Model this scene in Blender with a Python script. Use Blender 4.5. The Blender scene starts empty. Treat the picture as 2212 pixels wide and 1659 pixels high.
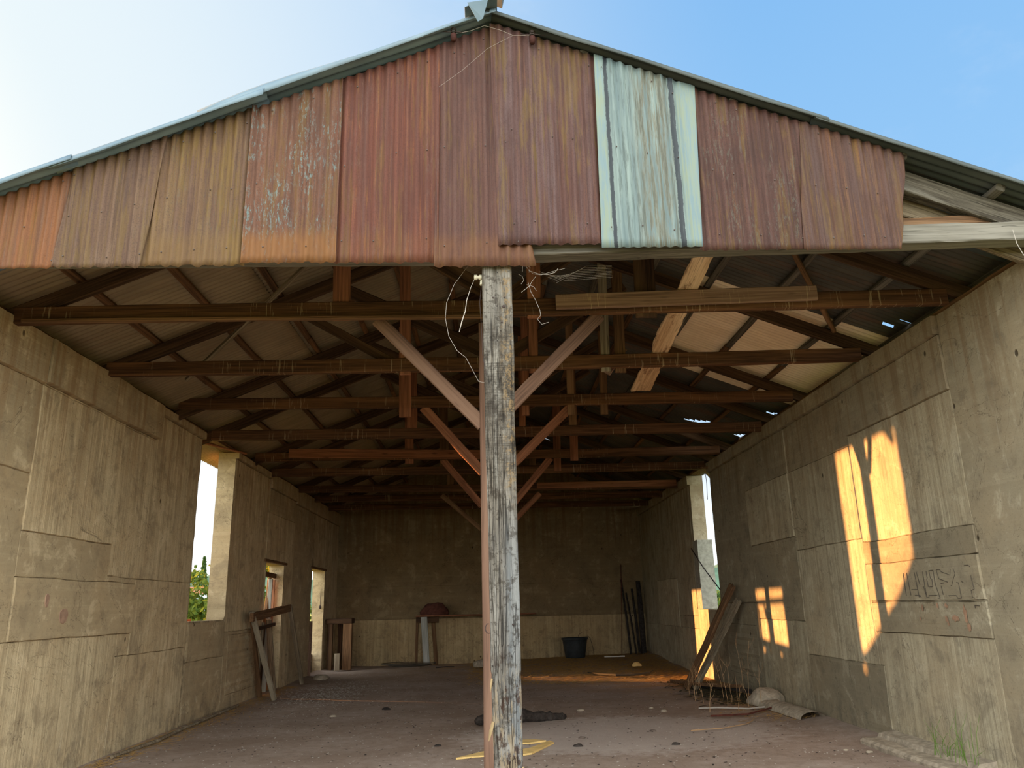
import bpy, math, random
from mathutils import Vector, Matrix, noise
random.seed(7)
SC = bpy.context.scene
COL = SC.collection
PI = math.pi

# ------------------------------------------------------------------ helpers
def lin(c):
    c = c / 255.0
    return c / 12.92 if c <= 0.04045 else ((c + 0.055) / 1.055) ** 2.4
def S(r, g, b): return (lin(r), lin(g), lin(b), 1.0)
def SX(r, g, b, k=(.46, .46, .46)): return (lin(r)*k[0], lin(g)*k[1], lin(b)*k[2], 1.0)
def nz(x, y=0.0, z=0.0): return noise.noise(Vector((x, y, z)))
def rnd(a, b): return random.uniform(a, b)

class MB:
    def __init__(s): s.v = []; s.f = []
    def add(s, vs, fs):
        o = len(s.v); s.v += [tuple(v) for v in vs]; s.f += [tuple(i + o for i in f) for f in fs]
    def box(s, x0, x1, y0, y1, z0, z1):
        s.add([(x0,y0,z0),(x1,y0,z0),(x1,y1,z0),(x0,y1,z0),(x0,y0,z1),(x1,y0,z1),(x1,y1,z1),(x0,y1,z1)],
              [(0,3,2,1),(4,5,6,7),(0,1,5,4),(1,2,6,5),(2,3,7,6),(3,0,4,7)])
    def tube(s, pts, r, n=6):
        pts = [Vector(p) for p in pts]; m = len(pts); vs = []
        rs = r if isinstance(r, (list, tuple)) else [r] * m
        ref = Vector((0.13, 0.31, 0.94))
        for i, p in enumerate(pts):
            d = (pts[min(i+1, m-1)] - pts[max(i-1, 0)])
            d = d.normalized() if d.length > 1e-9 else Vector((0,0,1))
            a = d.cross(ref)
            if a.length < 0.15: a = d.cross(Vector((1, 0.2, 0)))
            a.normalize(); b = d.cross(a)
            for k in range(n):
                t = 2 * PI * k / n; vs.append(p + (a * math.cos(t) + b * math.sin(t)) * rs[i])
        fs = [(i*n+k, i*n+(k+1) % n, (i+1)*n+(k+1) % n, (i+1)*n+k) for i in range(m-1) for k in range(n)]
        fs += [tuple(range(n-1, -1, -1)), tuple((m-1)*n + k for k in range(n))]
        s.add(vs, fs)
    def lathe(s, prof, n=32, c=(0,0,0), close=True):
        vs = [(c[0] + r*math.cos(2*PI*k/n), c[1] + r*math.sin(2*PI*k/n), c[2] + z) for r, z in prof for k in range(n)]
        m = len(prof)
        fs = [(i*n+k, i*n+(k+1) % n, (i+1)*n+(k+1) % n, (i+1)*n+k) for i in range(m-1) for k in range(n)]
        if close: fs += [tuple(range(n-1, -1, -1)), tuple((m-1)*n + k for k in range(n))]
        s.add(vs, fs)

def link(name, mb, mat, parent=None, loc=(0,0,0), rot=None, smooth=False):
    me = bpy.data.meshes.new(name); me.from_pydata(mb.v, [], mb.f); me.update()
    if mat: me.materials.append(mat)
    if smooth:
        for p in me.polygons: p.use_smooth = True
    o = bpy.data.objects.new(name, me); COL.objects.link(o)
    if parent is not None:
        o.parent = parent; loc = Vector(loc) - parent.location
    M = Matrix.Translation(Vector(loc))
    if rot is not None: M = M @ rot.to_4x4()
    o.matrix_local = M
    return o
def tag(o, label=None, cat=None, group=None, kind=None):
    if label: o['label'] = label
    if cat: o['category'] = cat
    if group: o['group'] = group
    if kind: o['kind'] = kind
    return o
def empty(name, loc, label, cat, group=None):
    o = bpy.data.objects.new(name, None); COL.objects.link(o); o.location = loc
    o.empty_display_size = 0.1
    return tag(o, label, cat, group)

def orient(p0, p1, up=(0,0,1)):
    x = (Vector(p1) - Vector(p0)).normalized(); u = Vector(up)
    y = u.cross(x)
    if y.length < 0.05: y = Vector((0,1,0)).cross(x)
    y.normalize(); z = x.cross(y)
    return Matrix((x, y, z)).transposed()

def beam_mesh(L, w, h, seg=0.12, rough=0.004, seed=0, warp=0.0, chamf=0.008, rag=(0,0), notch=None, side=None):
    """grain along local X, w across Y, h along Z, centred"""
    mb = MB(); n = max(2, int(L / seg)); c = min(chamf, w*.3, h*.3)
    def prof(hw, hh):
        ys = [-hw + c, 0, hw - c]; zs = [-hh + c, 0, hh - c]
        P = [(y, -hh) for y in ys] + [(hw, z) for z in zs] + [(y, hh) for y in ys[::-1]] + [(-hw, z) for z in zs[::-1]]
        return P
    m = 12; vs = []
    for i in range(n + 1):
        x = L * i / n
        hw, hh = w/2, h/2
        oy = warp * nz(x*0.35, seed*7.1) ; oz = warp * nz(x*0.3, seed*3.3, 5)
        for k, (y, z) in enumerate(prof(hw, hh)):
            s = seed * 13.7
            d = rough * (nz(x*4, k*1.9+s) + 0.7*nz(x*12, k*3.1, s))
            xx = x
            if i == n and rag[1]: xx += rag[1]*nz(y*30, z*30, s)
            if i == 0 and rag[0]: xx += rag[0]*nz(y*30, z*30, s+4)
            k2 = 1.0
            if notch: k2 = notch(x, y, z)
            if side: y = y * side(x, y, z)
            rr = math.hypot(y, z)
            vs.append((xx, y*(1 + d/rr) + oy, z*(1 + d/rr)*k2 + oz))
    fs = [(i*m+k, (i+1)*m+k, (i+1)*m+(k+1) % m, i*m+(k+1) % m) for i in range(n) for k in range(m)]
    fs += [tuple(range(m)), tuple(n*m + k for k in range(m-1, -1, -1))]
    mb.add(vs, fs); return mb

def beam(name, p0, p1, w, h, mat, parent=None, up=(0,0,1), **kw):
    L = (Vector(p1) - Vector(p0)).length
    kw.setdefault('seed', random.random()*50)
    return link(name, beam_mesh(L, w, h, **kw), mat, parent, p0, orient(p0, p1, up))

# ------------------------------------------------------------------ materials
class M:
    def __init__(s, name, rough=0.85, spec=0.25):
        s.m = bpy.data.materials.new(name); s.m.use_nodes = True
        s.nt = s.m.node_tree; s.b = s.nt.nodes['Principled BSDF']
        s.b.inputs['Roughness'].default_value = rough
        s.b.inputs['Specular IOR Level'].default_value = spec
        s.tc = s.n('ShaderNodeTexCoord'); s.obj = s.tc.outputs['Object']
    def n(s, typ, ins=None, **props):
        nd = s.nt.nodes.new(typ)
        for k, v in props.items(): setattr(nd, k, v)
        for k, v in (ins or {}).items():
            sock = nd.inputs[k]
            if isinstance(v, bpy.types.NodeSocket): s.nt.links.new(v, sock)
            else: sock.default_value = v
        return nd
    def sc(s, v, sx, sy, sz, off=(0,0,0)):
        return s.n('ShaderNodeMapping', {'Vector': v, 'Scale': (sx, sy, sz), 'Location': off}).outputs[0]
    def noise(s, v, scale=1, detail=4, rough=0.6, dist=0):
        return s.n('ShaderNodeTexNoise', {'Vector': v, 'Scale': scale, 'Detail': detail, 'Roughness': rough, 'Distortion': dist}).outputs[0]
    def ramp(s, f, lo, hi, a=0.0, b=1.0):
        return s.n('ShaderNodeMapRange', {'Value': f, 'From Min': lo, 'From Max': hi, 'To Min': a, 'To Max': b}, interpolation_type='SMOOTHSTEP').outputs[0]
    def mix(s, f, a, b, mode='MIX'):
        nd = s.n('ShaderNodeMix', data_type='RGBA', blend_type=mode)
        for i, v in ((0, f), (6, a), (7, b)):
            if isinstance(v, bpy.types.NodeSocket): s.nt.links.new(v, nd.inputs[i])
            else: nd.inputs[i].default_value = v
        return nd.outputs[2]
    def math(s, op, a, b=0.0, c=0.0):
        nd = s.n('ShaderNodeMath', operation=op)
        for i, v in enumerate((a, b, c)):
            if isinstance(v, bpy.types.NodeSocket): s.nt.links.new(v, nd.inputs[i])
            else: nd.inputs[i].default_value = v
        return nd.outputs[0]
    def sep(s, v): return s.n('ShaderNodeSeparateXYZ', {'Vector': v}).outputs
    def rand(s): return s.n('ShaderNodeObjectInfo').outputs['Random']
    def col(s, c):
        if isinstance(c, bpy.types.NodeSocket): s.nt.links.new(c, s.b.inputs['Base Color'])
        else: s.b.inputs['Base Color'].default_value = c
    def bump(s, h, dist=0.01, strength=0.6):
        nd = s.n('ShaderNodeBump', {'Height': h, 'Distance': dist, 'Strength': strength})
        s.nt.links.new(nd.outputs[0], s.b.inputs['Normal'])
    def set(s, k, v):
        if isinstance(v, bpy.types.NodeSocket): s.nt.links.new(v, s.b.inputs[k])
        else: s.b.inputs[k].default_value = v

def shifted(m):
    """object coords shifted per object so copies differ"""
    r = m.rand()
    o = m.n('ShaderNodeCombineXYZ', {'X': m.math('MULTIPLY', r, 37.0), 'Y': m.math('MULTIPLY', r, 11.0), 'Z': m.math('MULTIPLY', r, 23.0)}).outputs[0]
    return m.n('ShaderNodeVectorMath', {0: m.obj, 1: o}, operation='ADD').outputs[0]

def wood(name, dark, mid, light, fine=45, drip=0.0, dripcol=(.45,.36,.2,1), patch=None, rough=0.85, crack=0.5, knots=0.0, along='X'):
    m = M(name, rough, 0.2)
    v = shifted(m)
    a = (1.2, fine, fine) if along == 'X' else (fine, fine, 1.2)
    b = (0.5, 7, 7) if along == 'X' else (7, 7, 0.5)
    f1 = m.noise(m.sc(v, *a), 1, 4, 0.65, 0.4)
    f2 = m.noise(m.sc(v, *b), 1, 3, 0.55, 0.6)
    c = m.mix(m.ramp(f1, 0.32, 0.68), dark, mid)
    c = m.mix(m.ramp(f2, 0.45, 0.75), c, light)
    if patch:
        pf = m.noise(m.sc(v, *((2, 9, 9) if along == 'X' else (9, 9, 2))), 1, 5, 0.7)
        c = m.mix(m.ramp(pf, 0.55, 0.68), c, patch)
    if crack:
        k = (0.35, 24, 24) if along == 'X' else (24, 24, 0.35)
        cr = m.noise(m.sc(v, *k), 1, 2, 0.5)
        cf = m.ramp(m.math('ABSOLUTE', m.math('SUBTRACT', cr, 0.5)), 0.0, 0.02, crack, 0.0)
        c = m.mix(cf, c, (dark[0]*.2, dark[1]*.2, dark[2]*.2, 1))
    if knots:
        vo = m.n('ShaderNodeTexVoronoi', {'Vector': m.sc(v, 2.2, 8, 8) if along == 'X' else m.sc(v, 8, 8, 2.2), 'Scale': 1.0}).outputs['Distance']
        c = m.mix(m.ramp(vo, 0.06, 0.16, knots, 0.0), c, (dark[0]*.35, dark[1]*.3, dark[2]*.3, 1))
    if drip:
        x = m.sep(v)
        dv = m.noise(m.sc(v, 55, 6, 2.5), 1, 3, 0.7)
        gate = m.noise(m.sc(v, 1.6, .1, .1), 1, 2, 0.6)
        df = m.math('MULTIPLY', m.ramp(dv, 0.6, 0.64), m.ramp(gate, 0.48, 0.58, 0, drip))
        c = m.mix(df, c, dripcol)
    m.col(c); m.bump(m.math('ADD', f1, m.math('MULTIPLY', f2, 0.6)), 0.006, 0.6)
    return m.m

def flat(name, c, rough=0.8, metal=0.0, var=0.0, sc=6):
    m = M(name, rough); m.set('Metallic', metal)
    if var:
        f = m.noise(shifted(m), sc, 5, 0.65)
        m.col(m.mix(m.ramp(f, .3, .7), (c[0]*(1-var), c[1]*(1-var), c[2]*(1-var), 1), (min(1, c[0]*(1+var)), min(1, c[1]*(1+var)), min(1, c[2]*(1+var)), 1)))
        m.bump(f, .004, .5)
    else: m.col(c)
    return m.m

W_POST = None
def post_mat():
    m = M('weathered_post_wood', 0.9, 0.15)
    v = m.obj; x = m.sep(v)
    f1 = m.noise(m.sc(v, 80, 80, 3.0), 1, 5, 0.75, 0.3)
    f2 = m.noise(m.sc(v, 20, 20, 0.9), 1, 5, 0.7, 0.8)
    f3 = m.noise(m.sc(v, 9, 9, 5), 1, 6, 0.75)
    cross = m.noise(m.sc(v, 5, 5, 160), 1, 2, 0.6)
    c = m.mix(m.ramp(f1, .34, .62), SX(84, 76, 66), SX(176, 166, 150))
    c = m.mix(m.ramp(f2, .46, .58, 0, .8), c, SX(200, 194, 182))
    c = m.mix(m.ramp(f2, .44, .36, 0, .5), c, SX(128, 122, 114))
    low = m.ramp(x[2], 2.3, 1.7, 0, .45)
    c = m.mix(m.math('MULTIPLY', low, m.ramp(x[0], .08, .14, .2, 1)), c, SX(172, 184, 192))
    bl = m.noise(v, 13, 6, .8)
    c = m.mix(m.ramp(bl, .5, .6, 0, .65), c, SX(82, 72, 60))
    band = m.ramp(m.math('ABSOLUTE', m.math('SUBTRACT', x[2], 2.9)), .15, .95, 1, 0)
    # sooty cross-grained middle and orange flaking on its right half
    c = m.mix(m.math('MULTIPLY', band, m.ramp(f3, .36, .62, 0, .85)), c, SX(84, 76, 68))
    c = m.mix(m.math('MULTIPLY', band, m.ramp(cross, .5, .62, 0, .35)), c, SX(56, 50, 44))
    right = m.ramp(x[0], .09, .15, 0, 1)
    fl = m.noise(m.sc(v, 26, 26, 22), 1, 6, .8)
    c = m.mix(m.math('MULTIPLY', m.math('MULTIPLY', m.ramp(x[2], 2.05, 2.4, 0, 1), right), m.ramp(fl, .5, .6, 0, .7)), c, SX(196, 164, 118))
    # rotten flaking foot
    foot = m.ramp(x[2], 1.35, 1.0, 0, 1)
    c = m.mix(m.math('MULTIPLY', foot, m.ramp(f3, .49, .56, 0, .85)), c, SX(84, 58, 44))
    fl2 = m.noise(m.sc(v, 30, 30, 7), 1, 5, .7)
    c = m.mix(m.math('MULTIPLY', m.ramp(x[2], 1.2, .9, 0, 1), m.ramp(fl2, .5, .57, 0, .75)), c, SX(206, 186, 154))
    # long checks
    cr = m.noise(m.sc(v, 22, 22, .45), 1, 2, .5)
    cf = m.ramp(m.math('ABSOLUTE', m.math('SUBTRACT', cr, .5)), 0, .02, .7, 0)
    c = m.mix(cf, c, SX(44, 40, 36))
    vo = m.n('ShaderNodeTexVoronoi', {'Vector': m.sc(v, 18, 18, 11), 'Scale': 1.0}).outputs['Distance']
    c = m.mix(m.ramp(vo, .06, .1, .8, 0), c, SX(40, 32, 28))
    m.col(c); m.bump(m.math('SUBTRACT', m.math('ADD', m.math('ADD', f1, f2), m.math('MULTIPLY', m.math('MULTIPLY', band, cross), 0.5)), cf), .012, .9)
    return m.m

def concrete(name, warm=None):
    m = M(name, 0.95, 0.12)
    v = m.obj
    g = m.n('ShaderNodeAttribute', attribute_name='grain').outputs['Fac']
    t = m.n('ShaderNodeAttribute', attribute_name='tint').outputs['Fac']
    big = m.noise(v, 0.9, 5, .6)
    med = m.noise(v, 6, 6, .7)
    fine = m.noise(v, 60, 4, .7)
    vert = m.noise(m.sc(v, 1, 14, .5), 1, 4, .6)
    vert2 = m.noise(m.sc(v, 1, 45, .7), 1, 3, .6)
    hor = m.noise(m.sc(v, 1, .6, 11), 1, 4, .6)
    hor2 = m.noise(m.sc(v, 1, .7, 50), 1, 3, .6)
    bd = m.math('ADD', m.math('MULTIPLY', vert, 1), m.math('MULTIPLY', vert2, .6))
    bh = m.math('ADD', m.math('MULTIPLY', hor, .8), m.math('MULTIPLY', hor2, .3))
    mixf = m.n('ShaderNodeMix', {0: g, 2: bd, 3: bh}, data_type='FLOAT').outputs[0]
    mott = m.noise(v, 2.6, 9, .72, .4)
    c = m.mix(m.ramp(mixf, .5, 1.1), S(140, 131, 112), S(178, 170, 148))
    c = m.mix(m.ramp(big, .35, .7, 0, .6), c, S(154, 138, 112))
    c = m.mix(m.ramp(mott, .5, .66, 0, .6), c, S(116, 107, 92))
    c = m.mix(m.ramp(mott, .46, .36, 0, .4), c, S(188, 180, 160))
    c = m.mix(m.ramp(med, .55, .72, 0, .45), c, S(104, 97, 86))
    c = m.mix(m.ramp(fine, .3, .45, .35, 0), c, S(86, 80, 70))
    ck = m.noise(m.sc(v, 1, .9, 1.1), 1, 7, .55, 1.2)
    c = m.mix(m.ramp(m.math('ABSOLUTE', m.math('SUBTRACT', ck, .5)), .0, .0035, .55, 0), c, S(62, 54, 46))
    jt = m.n('ShaderNodeAttribute', attribute_name='joint').outputs['Fac']
    jn = m.noise(v, 5, 5, .7)
    c = m.mix(m.math('MULTIPLY', jt, m.ramp(jn, .42, .6, .0, .75)), c, S(66, 57, 47))  # cracked joints; dark colour also makes up for weak shadow in the grooves
    wh = m.noise(m.sc(v, 2, 5, .6), 1, 5, .75)
    c = m.mix(m.ramp(wh, .63, .75, 0, .45), c, S(196, 192, 176))
    pit = m.n('ShaderNodeTexVoronoi', {'Vector': m.sc(v, 2.3, 2.3, 1.6), 'Scale': 1.0}).outputs['Distance']
    c = m.mix(m.ramp(pit, .03, .055, .85, 0), c, S(56, 48, 40))
    pit2 = m.n('ShaderNodeTexVoronoi', {'Vector': m.sc(v, 9, 9, 5.5), 'Scale': 1.0}).outputs['Distance']
    c = m.mix(m.ramp(pit2, .045, .07, .5, 0), c, S(80, 70, 58))
    # brown streaks, stronger towards the top of the wall
    x = m.sep(v)
    dr = m.noise(m.sc(v, 1, 9, .35), 1, 4, .65)
    c = m.mix(m.math('MULTIPLY', m.ramp(x[2], 2.3, 3.9, 0, .6), m.ramp(dr, .45, .62)), c, S(120, 98, 72))
    # grey blotches, stronger towards the foot
    df = m.noise(m.sc(v, 1, 5, 3), 1, 6, .8)
    c = m.mix(m.math('MULTIPLY', m.ramp(x[2], .7, .05, 0, .5), m.ramp(df, .46, .62)), c, S(92, 88, 82))
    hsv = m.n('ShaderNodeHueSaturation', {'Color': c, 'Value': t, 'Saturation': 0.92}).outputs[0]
    if warm: hsv = m.mix(1.0, hsv, warm, 'MULTIPLY')
    m.col(hsv)
    h = m.math('ADD', m.math('ADD', m.math('MULTIPLY', mixf, .8), m.math('MULTIPLY', med, .5)), m.math('MULTIPLY', fine, .25))
    h = m.math('SUBTRACT', h, m.ramp(pit, .03, .06, 1.2, 0))
    m.bump(h, .012, .75)
    return m.m

KG = (.42, .50, .47)
def SG(r, g, b): return SX(r, g, b, KG)
def rust(name, c1, c2, c3, yellow=0.0, grey=0.0, seed=0.0, greycol=SG(150, 160, 158), low=0.0, streak=.5, hi=None):
    m = M(name, 0.7, 0.3)
    v = m.sc(m.obj, 1, 1, 1, (seed, seed*.7, seed*1.3))
    a = m.noise(m.sc(v, 16, 4, .7), 1, 5, .65, .2)
    b = m.noise(m.sc(v, 34, 6, 1.4), 1, 5, .7)
    sp = m.noise(v, 90, 3, .8)
    c = m.mix(m.ramp(a, .35, .65), c1, c2)
    c = m.mix(m.ramp(b, .52, .7, 0, streak), c, c3)
    big = m.noise(m.sc(v, 3.2, 3, 1.3), 1, 6, .7)
    c = m.mix(m.ramp(big, .5, .64, 0, .5), c, (c1[0]*.62, c1[1]*.6, c1[2]*.62, 1))
    c = m.mix(m.ramp(big, .44, .32, 0, .4), c, (c2[0]*1.2, c2[1]*1.35, c2[2]*1.5, 1))
    c = m.mix(m.ramp(sp, .5, .62, 0, .45), c, (c1[0]*.5, c1[1]*.5, c1[2]*.5, 1))
    s2 = m.noise(m.sc(v, 45, 8, .8), 1, 5, .75)
    c = m.mix(m.ramp(s2, .5, .6, 0, .45), c, (c1[0]*.45, c1[1]*.42, c1[2]*.42, 1))
    st = m.noise(m.sc(v, 60, 8, 1.1), 1, 4, .7)
    c = m.mix(m.ramp(st, .6, .68, 0, .35), c, (c3[0]*1.15, c3[1]*1.3, c3[2]*1.5, 1))
    if yellow:
        y1 = m.noise(m.sc(v, 11, 3, .9), 1, 5, .75)
        y2 = m.noise(m.sc(v, 40, 6, 4), 1, 4, .7)
        c = m.mix(m.math('MULTIPLY', m.ramp(y1, .5, .6, 0, yellow), m.ramp(y2, .38, .55, .3, 1)), c, SG(160, 118, 44))
    if grey:
        g1 = m.noise(m.sc(v, 9, 3, 1.1), 1, 3, .6)
        g2 = m.noise(m.sc(v, 60, 9, 14), 1, 6, .85)
        c = m.mix(m.math('MULTIPLY', m.ramp(g1, .42, .6, 0, grey), m.ramp(g2, .52, .6)), c, greycol)
    if low:
        z = m.sep(m.obj)[2]
        l = m.noise(m.sc(v, 14, 4, 5), 1, 5, .7)
        c = m.mix(m.math('MULTIPLY', m.ramp(z, .3, .16, 0, low), m.ramp(l, .3, .55, .35, 1)), c, SG(172, 108, 62) if hi is None else hi)
    m.col(c); m.bump(m.math('ADD', a, m.math('MULTIPLY', sp, .6)), .003, .5)
    m.set('Metallic', .05)
    return m.m

MAT = {}
MAT['post'] = post_mat()
MAT['conc'] = concrete('board_marked_concrete', (1.12, 1.1, 1.02, 1))
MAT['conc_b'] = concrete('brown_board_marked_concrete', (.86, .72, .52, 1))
MAT['conc_glow'] = concrete('glow_warmed_board_marked_concrete', (1.5, 1.36, 1.12, 1))  # warm tint puts the glow over the left side into the wall colour
MAT['grey_wood'] = wood('weathered_grey_wood', SX(96, 88, 76), SX(150, 142, 126), SX(178, 172, 158), crack=.7)
MAT['gable_beam'] = wood('pale_weathered_beam', SX(116, 110, 98), SX(166, 160, 146), SX(190, 184, 170), crack=.6)
MAT['dark_wood'] = wood('old_dark_timber', S(58, 38, 24), S(96, 66, 42), S(120, 84, 54), drip=.45, dripcol=S(176, 158, 126), crack=.4)
MAT['dark_wood2'] = wood('old_sooty_timber', S(46, 32, 22), S(78, 56, 38), S(98, 74, 50), drip=.0, dripcol=S(180, 150, 104), crack=.4)
MAT['pink_wood'] = wood('pinkish_brown_timber', S(88, 66, 54), S(116, 88, 72), S(130, 102, 84), crack=.3, knots=.6)
MAT['red_wood'] = wood('newer_red_brown_timber', S(108, 70, 50), S(148, 98, 70), S(166, 114, 84), crack=.25, knots=.6)
MAT['brown_wood'] = wood('brown_plank', S(112, 86, 70), S(142, 114, 96), S(160, 132, 112), drip=.5, dripcol=S(205, 185, 145), crack=.5, knots=.4)
MAT['orange_plank'] = wood('splintered_orange_brown_plank', SX(110, 80, 56), SX(170, 128, 90), SX(186, 150, 116), crack=.6)
MAT['pale_wood'] = wood('pale_broken_board', S(176, 144, 110), S(212, 180, 142), S(222, 194, 158), crack=.5, patch=S(120, 84, 56), knots=.4)
MAT['rafter_rust'] = wood('rafter_wood', S(60, 42, 28), S(104, 76, 52), S(130, 92, 58), crack=.4)
MAT['old_grey_plank'] = wood('old_grey_brown_plank', S(92, 80, 64), S(136, 122, 100), S(160, 148, 126), crack=.6)
MAT['dim_plank'] = wood('dim_brown_plank', S(84, 60, 40), S(120, 90, 62), S(140, 108, 78), crack=.5)
MAT['white_plank'] = wood('pale_painted_plank', S(128, 126, 116), S(160, 160, 152), S(176, 174, 166), crack=.3)

KG = (.42, .50, .47)
def SG(r, g, b): return SX(r, g, b, KG)
R1 = SG(122, 74, 66); R2 = SG(146, 86, 68); R3 = SG(174, 104, 66); PUR = SG(136, 98, 98); MAR = SG(108, 66, 58)
MAT['sheetA'] = rust('rust_orange', SG(178, 106, 66), SG(158, 100, 72), SG(150, 110, 94), .25, 0, 1)
MAT['sheetB'] = rust('rust_mauve_brown', SG(132, 92, 78), SG(150, 108, 86), SG(160, 116, 72), .35, .05, 2)
MAT['sheetC'] = rust('rust_yellow_brown', SG(136, 94, 78), SG(152, 108, 76), SG(164, 120, 70), .5, .25, 3, SG(120, 120, 108), .45, hi=SG(164, 118, 68))
MAT['sheetD'] = rust('rust_grey_flecked', SG(138, 86, 68), SG(150, 94, 72), SG(120, 84, 80), .3, .95, 4, SG(150, 162, 164), .9)
MAT['sheetE'] = rust('rust_red_orange', SG(142, 74, 58), SG(126, 74, 64), SG(184, 106, 66), .25, .15, 5, SG(180, 150, 140), .15, streak=.8)
MAT['sheetF'] = rust('rust_maroon', R1, SG(128, 82, 74), SG(150, 92, 70), .3, .05, 6, low=.35, streak=.4)
MAT['sheetG'] = rust('rust_maroon_ochre', R1, PUR, SG(156, 92, 62), .42, .05, 7, streak=.5)
MAT['sheetI'] = rust('rust_dark_maroon', MAR, SG(120, 74, 66), SG(158, 100, 62), .35, .3, 8, SG(150, 150, 140), streak=.5)
MAT['sheetJ'] = rust('rust_maroon_brown', SG(128, 78, 60), SG(118, 82, 78), SG(170, 108, 60), .3, .12, 9, SG(70, 66, 50), streak=.7)

def green_sheet():
    m = M('verdigris_sheet', .6, .3); v = m.obj; x = m.sep(v)
    a = m.noise(m.sc(v, 14, 3, .9), 1, 5, .7); b = m.noise(m.sc(v, 40, 5, 2.2), 1, 5, .75)
    c = m.mix(m.ramp(a, .3, .7), SX(128, 152, 156), SX(172, 192, 186))
    mid = m.math('MULTIPLY', m.ramp(m.math('ABSOLUTE', m.math('SUBTRACT', x[0], .44)), .06, .2, 1, 0), m.ramp(b, .4, .6))
    c = m.mix(m.math('MULTIPLY', mid, .85), c, SX(146, 128, 88))
    c = m.mix(m.ramp(b, .5, .6, 0, .65), c, SX(104, 118, 114))
    edge = m.math('MAXIMUM', m.ramp(x[0], .1, .07, 0, 1), m.ramp(x[0], .62, .65, 0, 1))
    c = m.mix(m.math('MULTIPLY', edge, .85), c, m.mix(m.ramp(b, .4, .6), SX(150, 178, 186), SX(176, 192, 168)))
    wob = m.math('MULTIPLY', m.math('SUBTRACT', m.noise(m.sc(v, 1, 1, 9), 1, 5, .7), .5), .035)
    xs = m.math('ADD', x[0], wob)
    for cx, w in ((.105, .017), (.60, .02)):
        f = m.ramp(m.math('ABSOLUTE', m.math('SUBTRACT', xs, cx)), w*.75, w, 1, 0)
        c = m.mix(m.math('MULTIPLY', f, m.ramp(b, .3, .42, .6, 1)), c, SX(74, 82, 88))
    m.col(c); m.bump(a, .002, .4); return m.m
MAT['sheetH'] = green_sheet()

def zinc(name, c1, c2, c3=None, rough=.6, rustf=0.0, metal=.1):
    m = M(name, rough, .4); v = shifted(m)
    a = m.noise(m.sc(v, 2, 2, 2), 1, 5, .6); b = m.noise(m.sc(v, 1.2, 22, 1.2), 1, 4, .6)
    c = m.mix(m.ramp(a, .3, .7), c1, c2)
    c = m.mix(m.ramp(b, .5, .7, 0, .5), c, c3 or c2)
    if rustf:
        r = m.noise(m.sc(v, .8, 6, .8), 1, 5, .7)
        c = m.mix(m.ramp(r, .5, .7, 0, rustf), c, S(108, 72, 50))
    m.col(c); m.set('Metallic', metal); m.bump(a, .002, .3); return m.m
MAT['roof_dark'] = zinc('sooty_roof_iron', S(62, 60, 54), S(84, 80, 70), S(74, 62, 50), rustf=.5)
MAT['roof_glow_brown'] = zinc('glow_lightened_brown_roof_iron', S(112, 100, 78), S(130, 116, 90), S(100, 80, 58), rustf=.3)  # upper left sheets: glow painted in as a lighter brown
MAT['roof_glow_tan'] = zinc('glow_lightened_tan_roof_iron', S(128, 112, 86), S(144, 126, 98), S(112, 92, 68), rustf=.25)  # lower left sheets, lightened further where the painted glow is stronger
MAT['roof_bounce_pale'] = zinc('bounce_light_pale_roof_iron', S(226, 206, 176), S(240, 222, 192), S(214, 190, 156))  # reflected light on these sheets is put into their base colour
MAT['roof_green'] = zinc('weathered_green_grey_roof_iron', SX(86, 96, 94), SX(108, 116, 112), SX(92, 104, 100))
MAT['roof_blue'] = zinc('galvanised_roof_iron', SX(130, 158, 176, (.5,.5,.5)), SX(158, 182, 196, (.5,.5,.5)), SX(130, 140, 146, (.5,.5,.5)))
MAT['rust_iron'] = flat('rusty_iron', S(92, 52, 42), .8, .3, .4, 30)
MAT['dark_rust'] = flat('dark_rust', S(62, 34, 28), .8, .2, .3, 30)
MAT['wire'] = flat('pale_wire', S(168, 160, 150), .5)
MAT['dwire'] = flat('dark_wire', S(58, 46, 42), .6)
MAT['black_plastic'] = flat('black_plastic', S(44, 48, 50), .5, var=.25, sc=12)
MAT['stone'] = flat('grey_stone', S(158, 146, 128), .95, var=.3, sc=14)
MAT['white'] = flat('chalky_white', S(210, 206, 196), .8)
MAT['ceramic'] = flat('cream_ceramic', S(206, 200, 176), .3)
MAT['log'] = flat('charred_wood', S(52, 46, 42), .9, var=.5, sc=18)
MAT['plaster'] = flat('yellow_foam_board', S(214, 182, 118), .85, var=.15, sc=8)
MAT['splint'] = flat('fresh_splinter', SX(206, 178, 132), .9)
MAT['hose'] = flat('dark_hose', S(66, 60, 50), .7)
MAT['straw_m'] = flat('dry_straw', S(186, 150, 92), .9)
MAT['leaf_litter'] = flat('dark_leaf_litter', S(70, 66, 48), .9, var=.5, sc=25)
MAT['weed'] = flat('dry_weed', S(168, 136, 100), .9)
MAT['green'] = flat('green_grass', S(92, 116, 52), .8)
MAT['dirtclod'] = flat('debris', S(96, 84, 76), .95, var=.3)
MAT['maroon'] = flat('dull_red_fabric', S(104, 58, 48), .9, var=.3, sc=12)
MAT['stain'] = flat('faded_orange_paint', S(158, 126, 102), .95, var=.2, sc=18)
MAT['brick'] = flat('exposed_brick', S(162, 132, 110), .95, var=.2, sc=20)
MAT['groove'] = flat('dark_groove', S(84, 76, 66), .95)

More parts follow.
